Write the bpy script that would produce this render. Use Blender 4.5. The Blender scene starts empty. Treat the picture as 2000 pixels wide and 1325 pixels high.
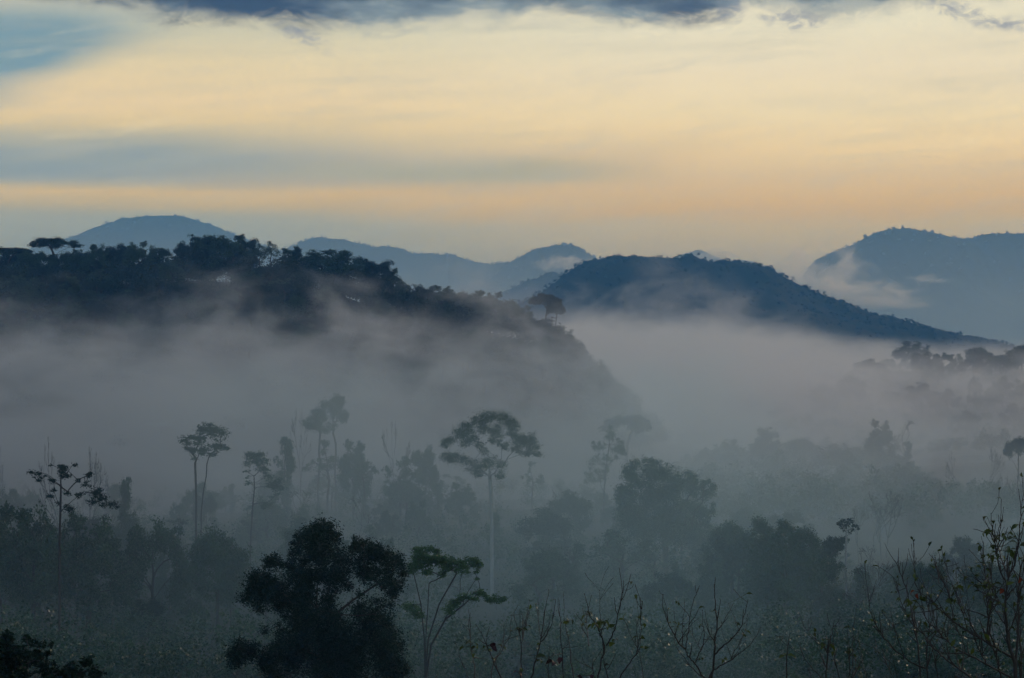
import bpy, math, random
import numpy as np

# ------------------------------------------------------------------ camera
C = bpy.context.scene.collection
SC = bpy.context.scene
FPX = 4510.0                                   # focal length in photo pixels (photo is 2000 x 1325)
cam_d = bpy.data.cameras.new("camera")
cam_d.sensor_width = 36.0
cam_d.lens = 36.0 * FPX / 2000.0
cam_d.clip_start = 0.5
cam_d.clip_end = 60000.0
cam = bpy.data.objects.new("camera", cam_d)
cam.rotation_euler = (math.radians(90), 0, 0)
C.objects.link(cam)
SC.camera = cam

SC.view_settings.view_transform = 'Standard'
SC.view_settings.look = 'None'
SC.view_settings.exposure = 0.0
SC.view_settings.gamma = 1.0
cy = SC.cycles
cy.max_bounces = 6
cy.diffuse_bounces = 2
cy.glossy_bounces = 2
cy.transmission_bounces = 2
cy.transparent_max_bounces = 8
cy.volume_bounces = 2
cy.volume_step_rate = 1.0
cy.volume_max_steps = 512
cy.use_adaptive_sampling = True
cy.adaptive_threshold = 0.04
cy.use_denoising = True
cy.caustics_reflective = False
cy.caustics_refractive = False


def at(px, py, Y):
    """The point at distance Y behind photo pixel (px, py)."""
    return ((px - 1000.0) / FPX * Y, Y, (662.5 - py) / FPX * Y)


# ------------------------------------------------------------------ node helpers
def lin(r, g, b, k=1.0):
    f = lambda c: (c / 255 / 12.92 if c <= 10.3 else ((c / 255 + 0.055) / 1.055) ** 2.4)
    return (f(r) * k, f(g) * k, f(b) * k)


class S:
    """A float or colour socket (or constant) that can be calculated with."""
    nt = None

    def __init__(s, v): s.v = v

    @staticmethod
    def put(sock, v):
        if isinstance(v, S): v = v.v
        if isinstance(v, bpy.types.NodeSocket): S.nt.links.new(v, sock)
        else: sock.default_value = v

    @staticmethod
    def m(op, *a):
        n = S.nt.nodes.new('ShaderNodeMath'); n.operation = op
        for i, x in enumerate(a): S.put(n.inputs[i], x)
        return S(n.outputs[0])

    def __add__(s, o): return S.m('ADD', s, o)
    def __radd__(s, o): return S.m('ADD', o, s)
    def __sub__(s, o): return S.m('SUBTRACT', s, o)
    def __rsub__(s, o): return S.m('SUBTRACT', o, s)
    def __mul__(s, o): return S.m('MULTIPLY', s, o)
    def __rmul__(s, o): return S.m('MULTIPLY', o, s)
    def __truediv__(s, o): return S.m('DIVIDE', s, o)
    def __rtruediv__(s, o): return S.m('DIVIDE', o, s)


def step(a, b, x):
    """0 at a, 1 at b, smooth between."""
    n = S.nt.nodes.new('ShaderNodeMapRange'); n.interpolation_type = 'SMOOTHSTEP'
    if not isinstance(a, S) and not isinstance(b, S) and a > b:
        return 1.0 - step(b, a, x)
    S.put(n.inputs[0], x); S.put(n.inputs[1], a); S.put(n.inputs[2], b)
    return S(n.outputs[0])


def lerp(a, b, x, c, d):
    n = S.nt.nodes.new('ShaderNodeMapRange'); n.interpolation_type = 'LINEAR'
    for i, v in enumerate((x, a, b, c, d)): S.put(n.inputs[i], v)
    return S(n.outputs[0])


def vec(x, y, z):
    n = S.nt.nodes.new('ShaderNodeCombineXYZ')
    for i, v in enumerate((x, y, z)): S.put(n.inputs[i], v)
    return n.outputs[0]


def noise(v, scale=1.0, detail=2.0, rough=0.5, dist=0.0):
    n = S.nt.nodes.new('ShaderNodeTexNoise'); n.noise_dimensions = '3D'
    S.nt.links.new(v, n.inputs['Vector'])
    n.inputs['Scale'].default_value = scale; n.inputs['Detail'].default_value = detail
    n.inputs['Roughness'].default_value = rough; n.inputs['Distortion'].default_value = dist
    return S(n.outputs[0])


def ramp(x, stops):
    n = S.nt.nodes.new('ShaderNodeValToRGB')
    S.put(n.inputs[0], x)
    el = n.color_ramp.elements
    while len(el) < len(stops): el.new(0.5)
    for e, (p, c) in zip(el, stops):
        e.position = p
    for e, (p, c) in zip(el, stops):
        e.position = p; e.color = (*c, 1) if len(c) == 3 else c
    return S(n.outputs[0])


def mixc(f, a, b):
    n = S.nt.nodes.new('ShaderNodeMix'); n.data_type = 'RGBA'
    S.put(n.inputs[0], f)
    for i, v in ((6, a), (7, b)):
        S.put(n.inputs[i], (*v, 1) if isinstance(v, tuple) and len(v) == 3 else v)
    return S(n.outputs[2])


# ------------------------------------------------------------------ sky: dawn light behind thin cloud sheets
SUN_EL, SUN_AZ = math.radians(10), math.radians(30)      # azimuth from straight ahead towards the right
world = bpy.data.worlds.new("World")
SC.world = world
world.use_nodes = True
S.nt = world.node_tree
S.nt.nodes.clear()
tc = S.nt.nodes.new('ShaderNodeTexCoord')
sp = S.nt.nodes.new('ShaderNodeSeparateXYZ')
S.nt.links.new(tc.outputs['Generated'], sp.inputs[0])
dx, dy, dz = (S(o) for o in sp.outputs)
az = S.m('ARCTAN2', dx, dy)
el = S.m('ARCSINE', dz)
U = az * 4.51 + 1.0                # thousands of photo pixels, left to right
V = 0.6625 - el * 4.51             # and downwards from the top of the photo
V0 = V
big = noise(vec(U * 0.9, V * 3.2, 0.3), 1.0, 3.0, 0.5)
streak = noise(vec(U * 1.3, V * 11.0 + U * 0.5, 4.2), 1.0, 4.0, 0.55)
Vd = V + (big - 0.5) * 0.09 + (streak - 0.5) * 0.05
SK = 1.0
LO, HI = -1.4, 0.75
def st(pairs): return [((y / 1000 - LO) / (HI - LO), lin(*c, k=SK)) for y, c in pairs]
t = (Vd - LO) / (HI - LO)
right = ramp(t, st([(-1300, (186, 202, 222)), (-500, (196, 210, 222)), (-60, (214, 208, 188)), (60, (229, 221, 194)),
                    (150, (232, 217, 186)), (220, (233, 213, 174)), (285, (230, 204, 162)), (335, (214, 188, 153)),
                    (385, (213, 180, 140)), (415, (205, 174, 138)), (445, (198, 177, 146)), (520, (200, 180, 150)),
                    (640, (194, 182, 156))]))
left = ramp(t, st([(-1300, (184, 202, 224)), (-500, (192, 210, 224)), (-60, (160, 170, 172)), (60, (205, 200, 174)),
                   (130, (222, 205, 168)), (215, (228, 204, 164)), (262, (214, 194, 156)), (300, (172, 172, 158)),
                   (345, (154, 162, 156)), (366, (178, 170, 150)), (390, (205, 180, 143)), (418, (186, 170, 142)),
                   (450, (160, 164, 154)), (560, (158, 164, 154))]))
sky = mixc(step(0.25, 1.5, U + (big - 0.5) * 0.5), left, right)
# blue gap in the sheet at upper left
gap = step(0.265, 0.145, V + U * 0.40 + (big - 0.5) * 0.13 + (streak - 0.5) * 0.10) * step(0.0, 0.075, V + (big - 0.5) * 0.06) * step(0.44, 0.10, U)
sky = mixc(S.m('MINIMUM', gap * 1.05, 0.92), sky, lin(110, 148, 165, SK))
# grey-blue stratus bands
w1 = noise(vec(U * 1.6, V * 4.0, 21.0), 1.0, 3.0, 0.5)
fib = noise(vec(U * 2.4 + w1 * 1.6, V * 17.0 + U * 2.2 + w1 * 2.4, 33.0), 1.0, 6.0, 0.68)
fib2 = noise(vec(U * 5.0 + w1 * 2.0, V * 40.0 + U * 4.0, 41.0), 1.0, 4.0, 0.65)
fine = noise(vec(U * 2.2, V * 26.0 + U * 1.6, 9.1), 1.0, 3.0, 0.6)
b1 = step(0.278, 0.332, V + (big - 0.5) * 0.10 + (streak - 0.5) * 0.09 - U * 0.018) * step(0.378, 0.345, V + (streak - 0.5) * 0.06 - U * 0.006) * lerp(0.0, 1.05, U, 1.0, 0.0)
sky = mixc(S.m('MINIMUM', b1 * (streak * 1.2 + fib * 0.6 - 0.1), 0.90), sky, lin(134, 153, 163, SK))
b2 = step(0.305, 0.335, V + (streak - 0.5) * 0.05) * step(0.366, 0.345, V + (big - 0.5) * 0.03) * step(0.45, 0.75, U) * step(1.38, 1.0, U)
sky = mixc(b2 * 0.75, sky, lin(166, 166, 150, SK))
b3 = step(0.40, 0.44, V + (streak - 0.5) * 0.06) * step(1.2, 0.35, U)
sky = mixc(b3 * 0.6, sky, lin(150, 160, 158, SK))
# thin streaks everywhere
sky = mixc(step(0.45, 0.75, fine) * 0.22, sky, lin(176, 176, 164, SK))
fb = (fib - 0.5) * 0.42 + (fib2 - 0.5) * 0.18
sky = mixc(step(0.02, 0.16, fb) * 0.36 * step(0.42, 0.30, V), sky, lin(242, 226, 190, SK))
sky = mixc(step(0.02, -0.14, fb) * 0.40, sky, lin(182, 182, 172, SK))
# the dark cloud along the top edge, ragged below
rag = noise(vec(U * 13.0, V * 24.0, 1.7), 1.0, 7.0, 0.66, 0.7)
rag2 = noise(vec(U * 2.6, V * 5.0, 7.7), 1.0, 2.0, 0.5)
LOW = [(-.3, -.03), (.02, -.012), (.10, .004), (.20, .012), (.26, .024), (.34, .044), (.46, .046), (.60, .054), (.74, .056), (.85, .047), (.97, .050), (1.04, .020), (1.08, .026),
       (1.20, .042), (1.32, .045), (1.42, .044), (1.455, .016), (1.60, .034), (1.68, .026), (1.80, .008), (2.3, -.02)]
low = ramp((U + 0.3) / 2.6, [((u + .3) / 2.6, (v + .05,) * 3) for u, v in LOW]) - 0.05
edge = V + (rag - 0.5) * 0.080 + (rag2 - 0.5) * 0.030
dark = step(low + 0.024, low - 0.026, edge)
body = noise(vec(U * 4.0, V * 13.0, 3.3), 1.0, 5.0, 0.6)
open_ = step(0.60, 0.72, U) * step(1.10, 1.04, U) * step(-0.01, 0.02, V) + step(1.43, 1.50, U) * 0.40
darkc = mixc(S.m('MINIMUM', step(0.40, 0.75, body + open_ * 0.16 + step(1.0, 1.1, U) * 0.05), 1.0), lin(50, 80, 112, SK), lin(128, 146, 156, SK))
sky = mixc(dark * step(-0.35, -0.10, V) * (1.0 - open_ * step(0.50, 0.68, body) * 0.75) * 0.96, sky, darkc)
# loose scraps of cloud under it
def scrap(cu, cv, ru, rv, slant, s):
    du = (U - cu) / ru
    dv = (V - cv - (U - cu) * slant) / rv
    d = du * du + dv * dv
    n = noise(vec(U * 26.0, V * 52.0, s), 1.0, 6.0, 0.68, 1.0)
    return step(0.44, 0.95, n * 1.5 - 0.28 + (1.0 - S.m('SQRT', d)) * 0.30) * step(1.4, 0.1, d)
for a in ((1.545, 0.046, 0.085, 0.028, 0.10, 2.0), (1.85, 0.032, 0.11, 0.028, 0.42, 5.1), (1.955, 0.065, 0.06, 0.020, 0.1, 6.3),
          (0.59, 0.076, 0.07, 0.024, 0.45, 8.8), (1.43, 0.026, 0.045, 0.030, 0.0, 3.9)):
    sky = mixc(scrap(*a) * 0.75, sky, lin(128, 140, 158, SK))
# the sheet is seen through kilometres of haze: what it sends out before that
HZ = 1.8e-4; HC = (.17, .50, 1.0); HA = (.22, .24, .27)
path = S.m('MINIMUM', 9400.0, 470.0 / S.m('MAXIMUM', S.m('SINE', el), 0.01))
sc_ = S.nt.nodes.new('ShaderNodeSeparateColor'); S.put(sc_.inputs[0], sky)
cc_ = S.nt.nodes.new('ShaderNodeCombineColor')
for i in range(3):
    T_ = S.m('EXPONENT', path * (-HZ * HC[i]))
    S.put(cc_.inputs[i], S.m('MAXIMUM', (S(sc_.outputs[i]) - (1.0 - T_) * HA[i]) / T_, 0.0))
sky = S(cc_.outputs[0])
# above and behind the view the clear twilight sky takes over
nish = S.nt.nodes.new('ShaderNodeTexSky')
nish.sky_type = 'NISHITA'; nish.sun_disc = False
nish.sun_elevation = SUN_EL; nish.sun_rotation = SUN_AZ
nish.air_density = 1.2; nish.dust_density = 1.5; nish.ozone_density = 3.0
bgA = S.nt.nodes.new('ShaderNodeBackground'); S.put(bgA.inputs[0], sky); bgA.inputs[1].default_value = 1.0
bgB = S.nt.nodes.new('ShaderNodeBackground'); S.put(bgB.inputs[0], S(nish.outputs[0])); bgB.inputs[1].default_value = 0.06
mx = S.nt.nodes.new('ShaderNodeMixShader')
S.put(mx.inputs[0], step(0.16, 0.75, el) * 0.75)
S.nt.links.new(bgA.outputs[0], mx.inputs[1]); S.nt.links.new(bgB.outputs[0], mx.inputs[2])
wo = S.nt.nodes.new('ShaderNodeOutputWorld')
S.nt.links.new(mx.outputs[0], wo.inputs[0])
world.cycles.sampling_method = 'MANUAL'
world.cycles.sample_map_resolution = 1024

sun_d = bpy.data.lights.new("sun", 'SUN')
sun_d.energy = 0.6
sun_d.angle = math.radians(12)
sun_d.color = (1.0, 0.88, 0.72)
sun = bpy.data.objects.new("sun", sun_d)
sun.rotation_euler = (math.radians(90) - SUN_EL, 0, math.radians(180) - SUN_AZ)
C.objects.link(sun)


# ------------------------------------------------------------------ mesh helpers
def structure(o, kind='structure'):
    o['kind'] = kind
    return o


class MB:
    """Collects faces (all quads) and an optional 0..1 value per face, and links them as one mesh."""
    def __init__(s): s.v = []; s.f = []; s.a = []; s.n = 0

    def add(s, v, f, a=0.5):
        v = np.asarray(v, float).reshape(-1, 3); f = np.asarray(f, int).reshape(-1, 4)
        s.v.append(v); s.f.append(f + s.n); s.n += len(v)
        s.a.append(np.broadcast_to(np.asarray(a, float), (len(f),)))

    def arrays(s):
        return np.concatenate(s.v), np.concatenate(s.f), np.concatenate(s.a)

    def mesh(s, name, mat, smooth=False):
        v, f, a = s.arrays()
        return mesh_from(name, v, f, a, mat, smooth)


def mesh_from(name, v, f, a, mat, smooth=False):
    me = bpy.data.meshes.new(name)
    me.vertices.add(len(v)); me.vertices.foreach_set('co', v.astype(np.float32).ravel())
    me.loops.add(len(f) * 4); me.loops.foreach_set('vertex_index', f.astype(np.int32).ravel())
    me.polygons.add(len(f)); me.polygons.foreach_set('loop_start', np.arange(len(f), dtype=np.int32) * 4)
    if a is not None:
        at_ = me.attributes.new('tone', 'FLOAT', 'FACE'); at_.data.foreach_set('value', a.astype(np.float32))
    if smooth: me.polygons.foreach_set('use_smooth', np.ones(len(f), bool))
    me.update(calc_edges=True)
    me.validate()
    me.materials.append(mat)
    return me


def link(name, me, parent=None, loc=(0, 0, 0)):
    o = bpy.data.objects.new(name, me); C.objects.link(o)
    o.location = loc
    if parent: o.parent = parent
    return o


def thing(o, label, cat, group=None):
    o['label'] = label; o['category'] = cat
    if group: o['group'] = group
    return o


def vnoise(x, y, seed=0):
    """Smooth lattice noise, -1..1."""
    xi = np.floor(x).astype(np.int64); yi = np.floor(y).astype(np.int64)
    fx = x - xi; fy = y - yi
    fx = fx * fx * fx * (fx * (fx * 6 - 15) + 10); fy = fy * fy * fy * (fy * (fy * 6 - 15) + 10)
    def h(i, j):
        n = (i * 374761393 + j * 668265263 + seed * 1442695041) & 0x7fffffff
        n = ((n ^ (n >> 13)) * 1274126177) & 0x7fffffff
        n = n ^ (n >> 16)
        return (n & 0xffff) / 32767.5 - 1
    return (h(xi, yi) * (1 - fx) + h(xi + 1, yi) * fx) * (1 - fy) + (h(xi, yi + 1) * (1 - fx) + h(xi + 1, yi + 1) * fx) * fy


def fbm(x, y, seed=0, o=4, gain=0.5):
    s = 0; a = 1.0
    for k in range(o):
        s = s + a * vnoise(x * 2 ** k, y * 2 ** k, seed + k * 17); a *= gain
    return s


def sstep(a, b, x):
    t_ = np.clip((x - a) / (b - a), 0, 1)
    return t_ * t_ * (3 - 2 * t_)


# ------------------------------------------------------------------ materials
def material(name, col_a, col_b, rough=0.7, trans=0.0, spec=0.3, pale=None, nscale=0.4):
    """Two natural colours mixed by a 3-D noise and the face's own tone; leaves may pass some light."""
    m = bpy.data.materials.new(name); m.use_nodes = True
    S.nt = m.node_tree; S.nt.nodes.clear()
    g = S.nt.nodes.new('ShaderNodeNewGeometry')
    an = S.nt.nodes.new('ShaderNodeAttribute'); an.attribute_name = 'tone'
    tone = S(an.outputs['Fac'])
    n = noise(g.outputs['Position'], nscale, 2.0, 0.6)
    f = S.m('MINIMUM', S.m('MAXIMUM', tone * 0.75 + (n - 0.5) * 1.1 + 0.1, 0.0), 1.0)
    col = mixc(f, col_a, col_b)
    if pale: col = mixc(step(0.985, 0.99, tone), col, pale)  # whitish values of pale paint glints onto a few leaves
    b = S.nt.nodes.new('ShaderNodeBsdfPrincipled')
    S.put(b.inputs['Base Color'], col)
    b.inputs['Roughness'].default_value = rough
    b.inputs['Specular IOR Level'].default_value = spec
    out = S.nt.nodes.new('ShaderNodeOutputMaterial')
    if trans:
        tr = S.nt.nodes.new('ShaderNodeBsdfTranslucent'); S.put(tr.inputs[0], col)
        ms = S.nt.nodes.new('ShaderNodeMixShader'); ms.inputs[0].default_value = trans
        S.nt.links.new(b.outputs[0], ms.inputs[1]); S.nt.links.new(tr.outputs[0], ms.inputs[2])
        S.nt.links.new(ms.outputs[0], out.inputs[0])
    else:
        S.nt.links.new(b.outputs[0], out.inputs[0])
    return m


M_GROUND = material("ground_scrub", (.020, .024, .014), (.045, .045, .028), 0.95, spec=0.1, nscale=0.15)
M_HILL = material("hill_forest", (.007, .017, .013), (.017, .034, .021), 0.95, spec=0.05, nscale=0.03)

# ------------------------------------------------------------------ terrain
RID = np.array([(-2200, 62), (-900, 40), (-420, 24), (-205, 21), (-150, 20), (-80, 20), (-55, 12), (-30, 7), (-8, 1), (16, -6), (28, -15), (42, -27), (58, -42), (90, -46), (4000, -46)], float)


def ground_z(x, y):
    x = np.asarray(x, float); y = np.asarray(y, float)
    z = np.interp(y, [-400, -60, 0, 5, 14, 40, 90, 140, 190, 260, 330, 400, 480, 700, 12000],
                  [-30, -4, -2.0, -2.4, -5.2, -11.5, -20, -27, -32, -37.5, -41, -43, -44, -46, -46])
    crest = np.interp(x, RID[:, 0], RID[:, 1])
    d = (y - (900 + 0.10 * x))
    prof = np.exp(-np.where(d < 0, (d / 120.0) ** 2, (d / 150.0) ** 2))
    z = z + (crest + 46) * prof
    # the rise on the right behind the mist
    r = sstep(60, 300, x) * np.exp(-((y - 1350) / 330.0) ** 2) * 30 + sstep(45, 120, x) * np.exp(-((y - 760) / 110.0) ** 2) * 5
    z = z + r
    far = sstep(100, 300, y)
    z = z + far * (2.5 * fbm(x / 120, y / 120, 3) + 0.8 * fbm(x / 25, y / 25, 9))
    return z


ys = np.concatenate([np.arange(-300, 0, 20), np.arange(0, 60, 1.5), np.arange(60, 420, 5), np.arange(420, 1500, 11), np.geomspace(1500, 9400, 60)])
ks = np.concatenate([np.linspace(-1, -.3, 25)[:-1], np.linspace(-.3, .3, 121), np.linspace(.3, 1, 25)[1:]])
W = 3300.0
gx = np.sign(ks)[None, :] * np.abs(ks)[None, :] * (220 + 1.05 * np.maximum(ys, 0))[:, None]
gx = np.clip(gx, -W, W)
gx[:, 0] = -W; gx[:, -1] = W
gy = np.repeat(ys[:, None], gx.shape[1], 1)
gz = ground_z(gx, gy)


def grid_faces(r, c):
    i = np.arange(r - 1)[:, None] * c + np.arange(c - 1)[None, :]
    return np.stack([i, i + 1, i + c + 1, i + c], -1).reshape(-1, 4)


gv = np.stack([gx, gy, gz], -1).reshape(-1, 3)
structure(link("ground", mesh_from("ground", gv, grid_faces(*gx.shape), np.full((gx.shape[0] - 1) * (gx.shape[1] - 1), .4), M_GROUND, True)))


def hill(name, Y, prof, zb, depth, seed, crest=4.0, nx=300, ny=60, gully=0.25):
    """A ridge whose crest follows a skyline at distance Y and which falls off to both sides."""
    prof = np.array(prof, float)
    px = np.linspace(prof[0, 0], prof[-1, 0], nx)
    # smooth interpolation of the skyline
    py = np.interp(px, prof[:, 0], prof[:, 1])
    kx = np.hanning(9); kx /= kx.sum()
    py = np.convolve(np.pad(py, 4, mode='edge'), kx, 'valid')
    X = (px - 1000) / FPX * Y
    Z = (662.5 - py) / FPX * Y
    v = np.linspace(-1, 1, ny)
    v = np.sign(v) * np.abs(v) ** 1.25
    XX = np.repeat(X[None], ny, 0); VV = np.repeat(v[:, None], nx, 1)
    h = np.maximum(Z - zb, 0)[None]
    fall = np.where(np.abs(VV) < 1, np.cos(np.abs(VV) * math.pi / 2) ** 1.15, 0)
    dd = depth * (0.35 + 0.65 * h / h.max())
    YY = Y + VV * dd
    sp_ = np.abs(fbm(XX / (depth * .55), YY / (depth * 1.2), seed, 4))
    fall = fall * (1 - gully * sp_ * np.sin(np.clip(np.abs(VV), 0, 1) * math.pi))
    ZZ = zb + h * fall - 6 * (np.abs(VV) > .98)
    ZZ = ZZ + crest * fbm(XX / (crest * 9), YY / (crest * 9), seed + 5, 3) * np.clip(h / 60, 0, 1)
    vv = np.stack([XX, YY, ZZ], -1).reshape(-1, 3)
    o = link(name, mesh_from(name, vv, grid_faces(ny, nx), np.full((ny - 1) * (nx - 1), .4), M_HILL, True))
    structure(o)
    return np.stack([XX, YY, ZZ], -1)


H_DOME = hill("hill", 7600, [(-500, 560), (-200, 520), (0, 497), (90, 478), (130, 466), (150, 460), (190, 443), (240, 428), (290, 422), (340, 422), (390, 431),
              (430, 445), (460, 458), (520, 481), (600, 506), (700, 535), (820, 570), (1000, 640)], -46, 900, 1, 3.0)
H_CHAIN = hill("hill", 6800, [(430, 560), (520, 512), (560, 485), (590, 472), (610, 466), (640, 464), (700, 475), (735, 483), (750, 481), (785, 485),
               (803, 496), (830, 496), (880, 497), (910, 507), (950, 516), (985, 514), (1030, 512), (1100, 520), (1180, 540), (1300, 575), (1450, 640)], -46, 800, 2, 3.0)
H_PEAK = hill("hill", 6100, [(860, 640), (940, 560), (985, 520), (1020, 499), (1050, 488), (1085, 479), (1110, 477), (1125, 483), (1160, 503), (1200, 525), (1260, 560), (1400, 640)], -46, 650, 3, 3.0)
H_SMALL = hill("hill", 7800, [(1240, 560), (1310, 506), (1340, 493), (1362, 488), (1385, 496), (1420, 510), (1450, 507), (1500, 520), (1580, 560)], -46, 500, 4, 3.0)
H_RIGHT = hill("hill", 6000, [(1480, 690), (1550, 590), (1585, 512), (1640, 490), (1680, 470), (1710, 455), (1760, 447), (1800, 450), (1840, 459), (1865, 466), (1900, 467),
               (1930, 458), (1960, 456), (2000, 459), (2100, 470), (2300, 520), (2700, 600)], -46, 1100, 5, 3.0)
H_HUMP = hill("hill", 4300, [(860, 640), (960, 580), (1010, 556), (1040, 547), (1080, 527), (1110, 541), (1150, 556), (1250, 600), (1350, 650)], -46, 420, 6, 3.0, 160, 40)
H_MID = hill("hill", 3000, [(900, 700), (1000, 606), (1060, 572), (1090, 548), (1120, 526), (1150, 512), (1200, 502), (1250, 501), (1330, 507), (1345, 501), (1390, 512),
             (1440, 512), (1480, 516), (1500, 524), (1540, 549), (1590, 570), (1640, 589), (1700, 610), (1760, 629), (1810, 642), (1880, 659), (1950, 669), (2050, 694), (2250, 735)], -46, 620, 7, 2.5, 420, 70)

# ------------------------------------------------------------------ plants
M_BARK = material("bark_brown", (.030, .026, .022), (.075, .066, .056), 0.9, nscale=0.8)
M_PALE = material("bark_pale", (.20, .22, .22), (.36, .38, .37), 0.8, nscale=0.7)
M_TWIG = material("twig_bark", (.016, .014, .013), (.045, .040, .036), 0.7, nscale=6)
M_LEAF = material("leaf_green", (.018, .046, .024), (.055, .116, .050), 0.45, 0.22, nscale=0.25, pale=(.62, .68, .66))
M_FAR = material("leaf_far", (.007, .018, .013), (.016, .036, .022), 1.0, spec=0.0, nscale=0.02)
M_SCRUB = material("leaf_scrub", (.015, .028, .014), (.072, .084, .032), 0.7, 0.15, spec=.10, nscale=0.09, pale=(.62, .68, .66))
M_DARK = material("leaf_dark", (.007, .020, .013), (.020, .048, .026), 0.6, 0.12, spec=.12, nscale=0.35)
M_FRESH = material("leaf_fresh", (.034, .092, .026), (.085, .170, .048), 0.5, 0.35, nscale=0.5, pale=(.62, .68, .66))
M_DRY = material("leaf_dry", (.040, .036, .022), (.085, .080, .040), 0.6, 0.25, nscale=0.3, pale=(.62, .68, .66))
M_NEAR = material("leaf_near", (.014, .030, .010), (.085, .120, .016), 0.35, 0.35, nscale=14, pale=(.5, .10, .02))
M_RUST = material("leaf_rust", (.07, .012, .008), (.22, .055, .010), 0.4, 0.35, nscale=40)
M_PURPLE = material("leaf_purple", (.016, .005, .009), (.050, .014, .022), 0.5, 0.2, nscale=40)
M_FLOWER = material("petals", (.34, .30, .50), (.62, .58, .70), 0.6, 0.3, nscale=3)


def unit(a): return a / np.maximum(np.linalg.norm(a, axis=-1, keepdims=True), 1e-9)


def leaf_cards(mb, c, L, Wd, rng, tone, up=0.6, axis=None, axis_w=1.0):
    """Small folded rhombic leaves with their middles at c."""
    n = len(c)
    if n == 0: return
    d = rng.normal(size=(n, 3)); d[:, 2] *= 0.6
    if axis is not None: d = d * (1 - axis_w) + axis * axis_w * 1.6
    d = unit(d)
    q = rng.normal(size=(n, 3)); q[:, 2] += up
    s = unit(np.cross(d, q)); nn = np.cross(s, d)
    L_ = (L * rng.uniform(.65, 1.35, n))[:, None]; W_ = (Wd * rng.uniform(.7, 1.3, n))[:, None]
    v = np.stack([c - d * L_ * .5, c + s * W_ * .5 + nn * L_ * .08 - d * L_ * .05, c + d * L_ * .5 - nn * L_ * .10, c - s * W_ * .5 + nn * L_ * .08 - d * L_ * .05], 1)
    mb.add(v, np.arange(n * 4).reshape(n, 4), tone)


def frusta(mb, A, B, ra, rb, k=5, tone=0.5):
    A = np.asarray(A, float); B = np.asarray(B, float); n = len(A)
    if n == 0: return
    d = unit(B - A)
    h = np.where(np.abs(d[:, 2:3]) > .9, np.array([[1., 0, 0]]), np.array([[0, 0, 1.]]))
    s = unit(np.cross(d, h)); t_ = np.cross(d, s)
    an = np.arange(k) / k * 2 * math.pi
    ring = np.cos(an)[None, :, None] * s[:, None] + np.sin(an)[None, :, None] * t_[:, None]
    v = np.concatenate([A[:, None] + ring * np.asarray(ra)[:, None, None], B[:, None] + ring * np.asarray(rb)[:, None, None]], 1)
    i = np.arange(k); j = (i + 1) % k
    f = np.stack([i, j, j + k, i + k], 1)[None] + (np.arange(n) * 2 * k)[:, None, None]
    mb.add(v.reshape(-1, 3), f.reshape(-1, 4), tone)


def skeleton(trunks, targets, R, rng, fork=0.55, tip=0.03, lift=0.55):
    """Branches grown from the trunks to every target; radii by the number of twigs carried."""
    P = []; par = []; ok = []
    for tr in trunks:
        tr = np.asarray(tr, float)
        z0, z1 = tr[0, 2], tr[-1, 2]
        for i, p in enumerate(tr):
            par.append(-1 if i == 0 else len(P) - 1); P.append(p); ok.append(p[2] >= z0 + fork * (z1 - z0) - 1e-6)
        ok[-1] = True
    tops = np.array([np.asarray(t_)[-1] for t_ in trunks])
    T = np.asarray(targets, float)
    order = np.argsort(np.min(np.linalg.norm(T[:, None] - tops[None], axis=2), axis=1)) if len(T) else []
    for i in order:
        t_ = T[i]
        PA = np.array(P); dd = np.linalg.norm(PA - t_, axis=1)
        cost = dd + 1.6 * np.maximum(0, PA[:, 2] - t_[2] + 0.45 * dd) + np.where(np.array(ok), 0, 1e6)
        k = int(np.argmin(cost)); a = PA[k]; D_ = dd[k]
        if D_ < 1e-3: continue
        out = t_ - a; out[2] = 0
        c = a + out * .28 + np.array([0, 0, 1.0]) * (t_[2] - a[2]) * .28 + np.array([0, 0, 1.]) * D_ * lift * .25 + rng.normal(size=3) * D_ * .06
        ns = int(np.clip(D_ / (0.06 * 20), 3, 7))
        prev = k
        for q in range(1, ns + 1):
            u = q / ns
            p = a * (1 - u) ** 2 + 2 * c * u * (1 - u) + t_ * u * u + (rng.normal(size=3) * D_ * .018 if q < ns else 0)
            par.append(prev); P.append(p); ok.append(q >= 2); prev = len(P) - 1
    P = np.array(P); par = np.array(par)
    w = np.zeros(len(P)); has = np.zeros(len(P), bool); has[par[par >= 0]] = True
    w[~has] = 1
    for i in range(len(P) - 1, -1, -1):
        if par[i] >= 0: w[par[i]] += w[i]
    rad = np.maximum(tip, R * (w / max(w.max(), 1)) ** 0.72)
    # trunks taper evenly below the fork
    e = np.where(par >= 0)[0]
    return P, par, rad, e


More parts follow.
